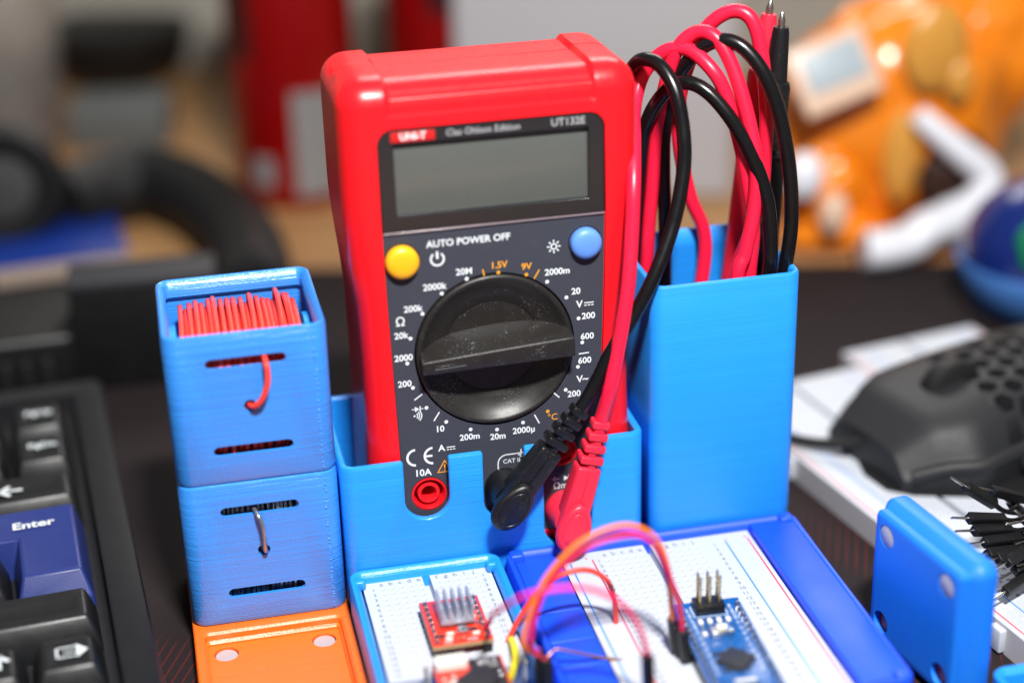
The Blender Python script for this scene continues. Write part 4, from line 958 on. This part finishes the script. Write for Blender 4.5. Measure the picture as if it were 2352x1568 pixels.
# local: x to the right (0 = right edge), y towards the back (0 = back edge)
kz = 19
rr_loft('case', -330, 0, -235, 0, 4, [(2, 0), (0, 2), (0, kz-1), (.6, kz), (8.6, kz+.4), (9.4, kz), (9.6, kz-6)], 'case', kt, n=6)
def keycap(name, poly, cy, ht_, m, tilt=0.06, inset=2.6, front=3.4, dish=.6):
    """keycap from its plan outline (list of x,y at the foot): tapered, with a dished, slightly tilted top"""
    n = len(poly); cx = sum(p[0] for p in poly)/n; cyy = sum(p[1] for p in poly)/n
    x0 = min(p[0] for p in poly); x1 = max(p[0] for p in poly); y0 = min(p[1] for p in poly); y1 = max(p[1] for p in poly)
    vs = []; fs = []
    lv = [(0, 0, 0), (.12, .15, .35), (.9, .93, .9), (1.0, 1.0, 1.0)]
    def pt(p, s, extra=0):
        x = p[0]; y = p[1]
        sx = (x-cx)/max(1e-6, (x1-x0)/2); sy = (y-cyy)/max(1e-6, (y1-y0)/2)
        x -= math.copysign(min(1, abs(sx)*1.4), sx)*(inset*s+extra); y -= (math.copysign(min(1, abs(sy)*1.4), sy))*((front if sy < 0 else 1.6)*s+extra)
        return x, y
    rings = [(0, 0, -2.5), (.15, 0, 1.5), (.94, 0, ht_-.8), (1.0, .35, ht_-.15), (1.0, 1.1, ht_), (1.0, 3.2, ht_-dish*.7)]
    for s, e, z in rings:
        for p in poly:
            x, y = pt(p, s, e); vs.append((x, y, kz-4+z+(y-cyy)*tilt*(z/ht_)))
    for k in range(len(rings)-1):
        for i in range(n):
            j = (i+1) % n; fs.append((k*n+i, k*n+j, (k+1)*n+j, (k+1)*n+i))
    b0 = (len(rings)-1)*n
    fs.append(tuple(range(b0, b0+n)))
    return mk(name, vs, fs, m, kt, 45)
def rpoly(x0, x1, y0, y1, r=1.0, n=3): return rr_loop((x0+x1)/2, (y0+y1)/2, x1-x0, y1-y0, r, n)
rows = [(-27.5, 10.5, .10), (-49.5, 10.0, .10), (-72, 9.0, .06)]
RK = -12.6
keys = {}
for r_, (yt, h_, tl) in enumerate(rows):
    y1 = yt; y0 = yt-18.2
    if r_ < 2:
        for c_ in range(3): keys[(r_, c_)] = keycap('keycap', rpoly(RK-18.2-19.05*c_, RK-19.05*c_, y0, y1), 0, h_, 'key_black', tl)
    else:
        keys[(r_, 0)] = keycap('keycap', rpoly(RK-37.3, RK, y0, y1), 0, h_, 'key_black', tl); keys[(r_, 1)] = keycap('keycap', rpoly(RK-56, RK-38.3, y0, y1), 0, h_, 'key_black', tl)
# two-row Enter, stepped at its lower left
ye1, ye0 = -94, -134
L_ = [(RK, ye0), (RK, ye1), (RK-29.3, ye1), (RK-29.3, ye1-18.4), (RK-20.5, ye1-18.4), (RK-20.5, ye0)]
def enter_key():
    vs = []; fs = []; n = 6; h_ = 9.0
    for d, df, z in [(0, 0, -2.5), (.4, .5, 1.5), (2.6, 5.0, h_), (4.6, 7.0, h_-.4)]:
        ring = [(RK-d, ye0+df), (RK-d, ye1-d*.6), (RK-29.3+d, ye1-d*.6), (RK-29.3+d, ye1-18.4+d), (RK-20.5+d, ye1-18.4+d), (RK-20.5+d, ye0+df)]
        for x, y in ring: vs.append((x, y, kz-4+z+(y+114)*.05*(max(z, 0)/h_)))
    for k in range(3):
        for i in range(n):
            j = (i+1) % n; fs.append((k*n+i, k*n+j, (k+1)*n+j, (k+1)*n+i))
    b0 = 3*n; fs += [(b0, b0+1, b0+4, b0+5), (b0+1, b0+2, b0+3, b0+4)]
    o = mk('enter_keycap', vs, fs, 'key_blue', kt, 50)
    md = o.modifiers.new('edge', 'BEVEL'); md.width = .8*MM; md.segments = 3; md.limit_method = 'ANGLE'; md.angle_limit = math.radians(25)
    return o
ek = enter_key(); ek['label'] = 'navy blue Enter keycap'
keys[(4, 0)] = keycap('keycap', rpoly(RK-44, RK, -156.5, -138.2), 0, 8.2, 'key_black', .04)
for r_, y1 in ((5, -160), (6, -180.2)):
    for c_ in range(3): keys[(r_, c_)] = keycap('keycap', rpoly(RK-18.2-19.05*c_, RK-19.05*c_, y1-18.2, y1), 0, 7.6 if r_ == 5 else 7.6, 'key_black', 0)
keycap('keycap', rpoly(RK-56, RK-30.3, ye1-18.2, ye1), 0, 9.0, 'key_black', .05); keycap('keycap', rpoly(RK-39.6, RK-21.4, ye0, ye1-20), 0, 9.0, 'key_black', .05)
def legend(s, x, y, z, size, par, m='print_white', bold=.03): 
    vs, fs = text_data(s, size, 'CENTER', bold); mk('legend', vs, fs, m, par, 0, T(x, y, kz-4+z))
legend('PgUp', RK-8.6, -34.6, 10.8, 3.9, keys[(0, 0)]); legend('PgDn', RK-8.6, -56.6, 10.3, 3.9, keys[(1, 0)])
legend('←', RK-19.2, -81.0, 9.0, 9, keys[(2, 0)], 'print_white', .03); legend('Enter', RK-13.8, -103.6, 9.45, 5.2, ek, 'print_white', .025)
legend('↑', RK-25.5, -168.0, 7.7, 8, keys[(5, 1)]); legend('→', RK-8.2, -188.6, 7.7, 8, keys[(6, 0)])
flat('legend', [seg2(RK-11.6, -170.3, RK-11.6, -166.1, .5), seg2(RK-11.6, -170.3, RK-6.6, -170.3, .5), seg2(RK-11.6, -166.1, RK-6.6, -166.1, .5), [(RK-6.8, -171.2), (RK-4.0, -168.2), (RK-6.8, -165.2)], seg2(RK-10, -168.2, RK-7, -168.2, .45)], 'print_white', keys[(5, 0)], T(0, 0, kz-4+7.72), 0)

# ------------------------------------------------------------------ background, left
def can(x, y, label, rot=0, h=145, patches=()):
    t = thing('drink_can', label, 'drink can', (x, y, DESK), (0, 0, rot), group='red drink cans'); R = 28.5
    b = lathe('can_body', [(0, 1), (20, 1), (23, 0), (25.5, 2.5), (R, 9), (R, h-14), (R-1, h-9), (25.5, h-3), (25.6, h-.5), (24.8, h), (24, h-1.5), (23.5, h-5), (0, h-5)], 'can_red', t, (0, 0, 0), 64)
    lathe('can_lid', [(0, h-4.9), (22, h-4.9), (23.4, h-4.8)], 'alu', t, (0, 0, 0), 48)
    for a0, a1, z0, z1, m_ in patches:
        vs = []; fs = []; n = 14
        for i in range(n+1):
            a_ = math.radians(a0+(a1-a0)*i/n)
            for z in (z0, z1):
                vs.append(((R+.08)*math.cos(a_), (R+.08)*math.sin(a_), z))
        for i in range(n): fs.append((2*i, 2*i+2, 2*i+3, 2*i+1))
        mk('printed_panel', vs, fs, m_, b, 60)
    return t
can(70.5, 371, 'red drink can with a silver panel, left of the multimeter', 0, 150, ((-98, -38, 8, 56, 'can_silver'), (-165, -130, 70, 118, 'can_dark'), (-140, -118, 12, 26, 'can_silver'), (-20, 40, 60, 110, 'can_dark')))
can(144, 376, 'second red drink can, directly behind the multimeter', 0, 150, ((-120, -85, 84, 112, 'can_dark'), (-75, -45, 90, 120, 'can_dark'), (-140, -70, 10, 50, 'can_silver')))
# light grey box behind the cables
t = thing('storage_case', 'light grey smooth case standing behind the looping cables', 'case', (212, 348, DESK), (0, 0, math.atan2(-34, 118)))
rbox('case_body', (-68, -30, 0), (58, 40, 165), 5, 'grey_box', t, 4)
rbox('case_lid', (-68.6, -30.6, 128), (58.6, 40.6, 170), 5, 'grey_box', t, 4)
# headphones
pts = [PZ(150, 470, 7), PZ(250, 440, 7), PZ(350, 425, 7), PZ(450, 455, 7), PZ(530, 515, 7), PZ(575, 590, 7), PZ(585, 680, 7)]
o = Vector(pts[0]); t = thing('headphones', 'black padded headphones lying on the wooden desk at the left', 'headphones', (o.x, o.y, DESK))
hpz = Vector((o.x, o.y, DESK))
tube('headband_pad', [Vector(p)-hpz for p in pts], 15.5, 'black_soft', t, 18, 8)
tube('headband', [Vector(p)-hpz+Vector((1, 4, 11)) for p in pts], 6, 'black', t, 10, 8)
ec = Vector(PZ(60, 470, 10))-hpz
X = T(ec.x-8, ec.y, 27) @ Matrix.Rotation(math.radians(70), 4, 'X')
lathe('ear_cup', [(0, -10), (21, -10), (26, -6), (27, 0), (24, 5), (0, 6)], 'black_soft', t, (0, 0, 0), 40, 'z', X)
lathe('ear_pad', [(13, 5), (16, 11), (21, 14), (25, 11), (27, 6), (24, 3)], 'black_soft', t, (0, 0, 0), 40, 'z', X)
# blue booklet
c0 = Vector(PZ(140, 640, DESK)); t = thing('book', 'blue covered book with pale page edges under the headphones', 'book', (c0.x, c0.y+14, DESK), (0, 0, math.radians(6)))
rbox('pages', (-29, -17, 1), (26, 30, 9), .5, 'pages', t, 1); rbox('cover', (-30, -18, 9), (27, 31, 10.2), .4, 'book_blue', t, 1); rbox('cover', (-30, -18, 0), (27, 31, 1), .4, 'book_blue', t, 1)
# black box pair near the keyboard
t = thing('black_box', 'plain black box behind the keyboard with a paler top', 'box', (-5, 183, MATZ), (0, 0, math.radians(-3)))
rbox('box_body', (-25, -9, 0), (26, 9, 40), 1.5, 'black', t, 3); rbox('box_lid', (-25.3, -9.3, 38), (26.3, 9.3, 42), 1.2, 'slate_dark', t, 3)
t = thing('hub', 'low dark ribbed device at the left edge behind the keyboard', 'device', (-62, 188, MATZ), (0, 0, math.radians(2)))
rbox('hub_body', (-40, -22, 0), (32, 26, 26), 3, 'black', t, 3)
for k in range(9): rbox('rib', (-36+k*7, -23.2, 4), (-32.6+k*7, -21.5, 18), .6, 'case', t, 2)
# round black dish far back
c0 = Vector(PZ(280, 205, DESK)); t = thing('black_pot', 'black rounded lidded pot far back on the wooden desk', 'pot', (c0.x, c0.y+22, DESK))
lathe('pot_body', [(0, 0), (26, 0), (31, 3), (39, 14), (43, 26), (43.5, 31), (42, 33), (36, 34.5), (0, 35.5)], 'black', t, (0, 0, 0), 56)
c0 = Vector(PZ(290, 345, DESK)); t = thing('grey_case', 'slate grey flat case behind the headphones', 'case', (c0.x, c0.y+16, DESK), (0, 0, math.radians(-8)))
rbox('case_body', (-26, -14, 0), (24, 22, 22), 2.5, 'slate', t, 3); rbox('case_seam', (-26.3, -14.3, 12), (24.3, 22.3, 13), .3, 'black', t, 1)
c0 = Vector(PZ(60, 330, DESK)); t = thing('plastic_cup', 'clear plastic cup at the far left edge', 'cup', (c0.x-6, c0.y, DESK))
lathe('cup_wall', [(0, 0), (24, 0), (25, 2), (33, 96), (32, 96), (23.8, 3), (0, 2)], 'clear', t, (0, 0, 0), 48)
rbox('cup_label', (-15, -12, 3), (14, 12, 40), 3, 'slate', t, 3)

# ------------------------------------------------------------------ background, right: orange toy and blue globe
def blob(name, c, rad, m, parent, amp=.12, fr=2.2, seed=0, n=28):
    from mathutils import noise
    vs = []; fs = []
    for i in range(n+1):
        th = math.pi*i/n
        for k in range(2*n):
            ph = math.pi*k/n; d = Vector((math.sin(th)*math.cos(ph), math.sin(th)*math.sin(ph), math.cos(th)))
            f = 1+amp*noise.noise(d*fr+Vector((seed, 0, 0)))+amp*.4*noise.noise(d*fr*2.7+Vector((0, seed, 0)))
            vs.append(Vector(c)+Vector((d.x*rad[0], d.y*rad[1], d.z*rad[2]))*f)
    for i in range(n):
        for k in range(2*n):
            j = (k+1) % (2*n); fs.append((i*2*n+k, i*2*n+j, (i+1)*2*n+j, (i+1)*2*n+k))
    return mk(name, vs, fs, m, parent, 60)
o = Vector((312, 262, DESK)); t = thing('toy', 'bulky orange and white glossy plastic toy at the back right', 'toy', o)
blob('toy_body', (2, 0, 48), (52, 34, 50), 'orange_toy', t, .16, 2.0, 3)
blob('toy_lobe', (-34, -14, 24), (20, 18, 22), 'orange_toy', t, .2, 2.4, 8)
blob('toy_lobe', (48, 6, 72), (30, 24, 34), 'orange_toy', t, .15, 2.2, 5)
blob('toy_base', (-30, -20, 7), (24, 18, 9), 'orange_toy', t, .1, 2, 2)
def LP(px, py, y): return Vector(PY(px, py, y))-o
tube('white_frame', [LP(2105, 262, 224), LP(2150, 300, 220), LP(2210, 350, 216), LP(2262, 395, 214), LP(2265, 440, 212), LP(2225, 480, 210), LP(2170, 505, 209)], [4.5+3.5*i/60 for i in range(61)], 'white_toy', t, 14, 10)
tube('white_foot', [LP(2190, 505, 210), LP(2130, 525, 208), LP(2090, 555, 207), LP(2030, 570, 206), LP(1985, 572, 207)], [8]*41, 'white_toy', t, 14, 10)
blob('hollow_shade', LP(2190, 400, 228), (17, 8, 17), 'toy_shade', t, .1)  # solid lump, its dark colour paints the shade inside a cavity
X = T(*LP(1915, 165, 226)) @ Matrix.Rotation(math.radians(-18), 4, 'Y') @ Matrix.Rotation(math.radians(-25), 4, 'X')
rbox('toy_panel', (-17, -2, -14), (17, 2, 14), 5, 'toy_cream', t, 3, xf=X); rbox('toy_window', (-12, -3, -6), (13, -1.5, 10), 1.2, 'toy_grey', t, 3, xf=X)
blob('toy_spot', LP(1848, 405, 222), (8, 6, 10), 'white_toy', t, .05); blob('toy_spot', LP(1915, 490, 218), (6, 5, 9), 'toy_cream', t, .05)  # pale lumps that model highlights on the glossy toy as shape and colour
blob('toy_stripe', LP(2070, 360, 229), (8, 5, 20), 'tan_toy', t, .05); blob('toy_stripe', LP(2150, 110, 226), (14, 5, 18), 'tan_toy', t, .05); blob('toy_spot', LP(2205, 185, 224), (6, 4, 9), 'tan_toy', t, .05)
c0 = Vector(PY(2392, 580, 150)); t = thing('toy_globe', 'round blue and green toy in a light blue cup at the right edge', 'toy', (c0.x, 150, MATZ)); cz = c0.z-MATZ; R = 29.5
gl = lathe('globe', [(.001, cz-R)]+[(R*math.sin(math.pi*k/24), cz-R*math.cos(math.pi*k/24)) for k in range(1, 24)]+[(.001, cz+R)], 'globe_blue', t, (0, 0, 0), 48)
for ph, th, s, m_ in ((236, 66, 10, 'globe_green'), (250, 48, 8, 'globe_lime'), (275, 62, 10, 'globe_green'), (300, 45, 9, 'globe_green')):
    d = Vector((math.sin(math.radians(th))*math.cos(math.radians(ph)), math.sin(math.radians(th))*math.sin(math.radians(ph)), math.cos(math.radians(th))))
    blob('land', d*(R-1.2)+Vector((0, 0, cz)), (s*.7, s*.7, s), m_, gl, .25, 2, ph)
lathe('cup', [(0, .2), (18, .2), (24, 3), (29.5, 14), (R+1.8, cz-4), (R+1.8, cz-1), (R+.6, cz-1), (R+.5, cz-6), (28, 14), (0, 4)], 'cup_blue', t, (0, 0, 0), 48)
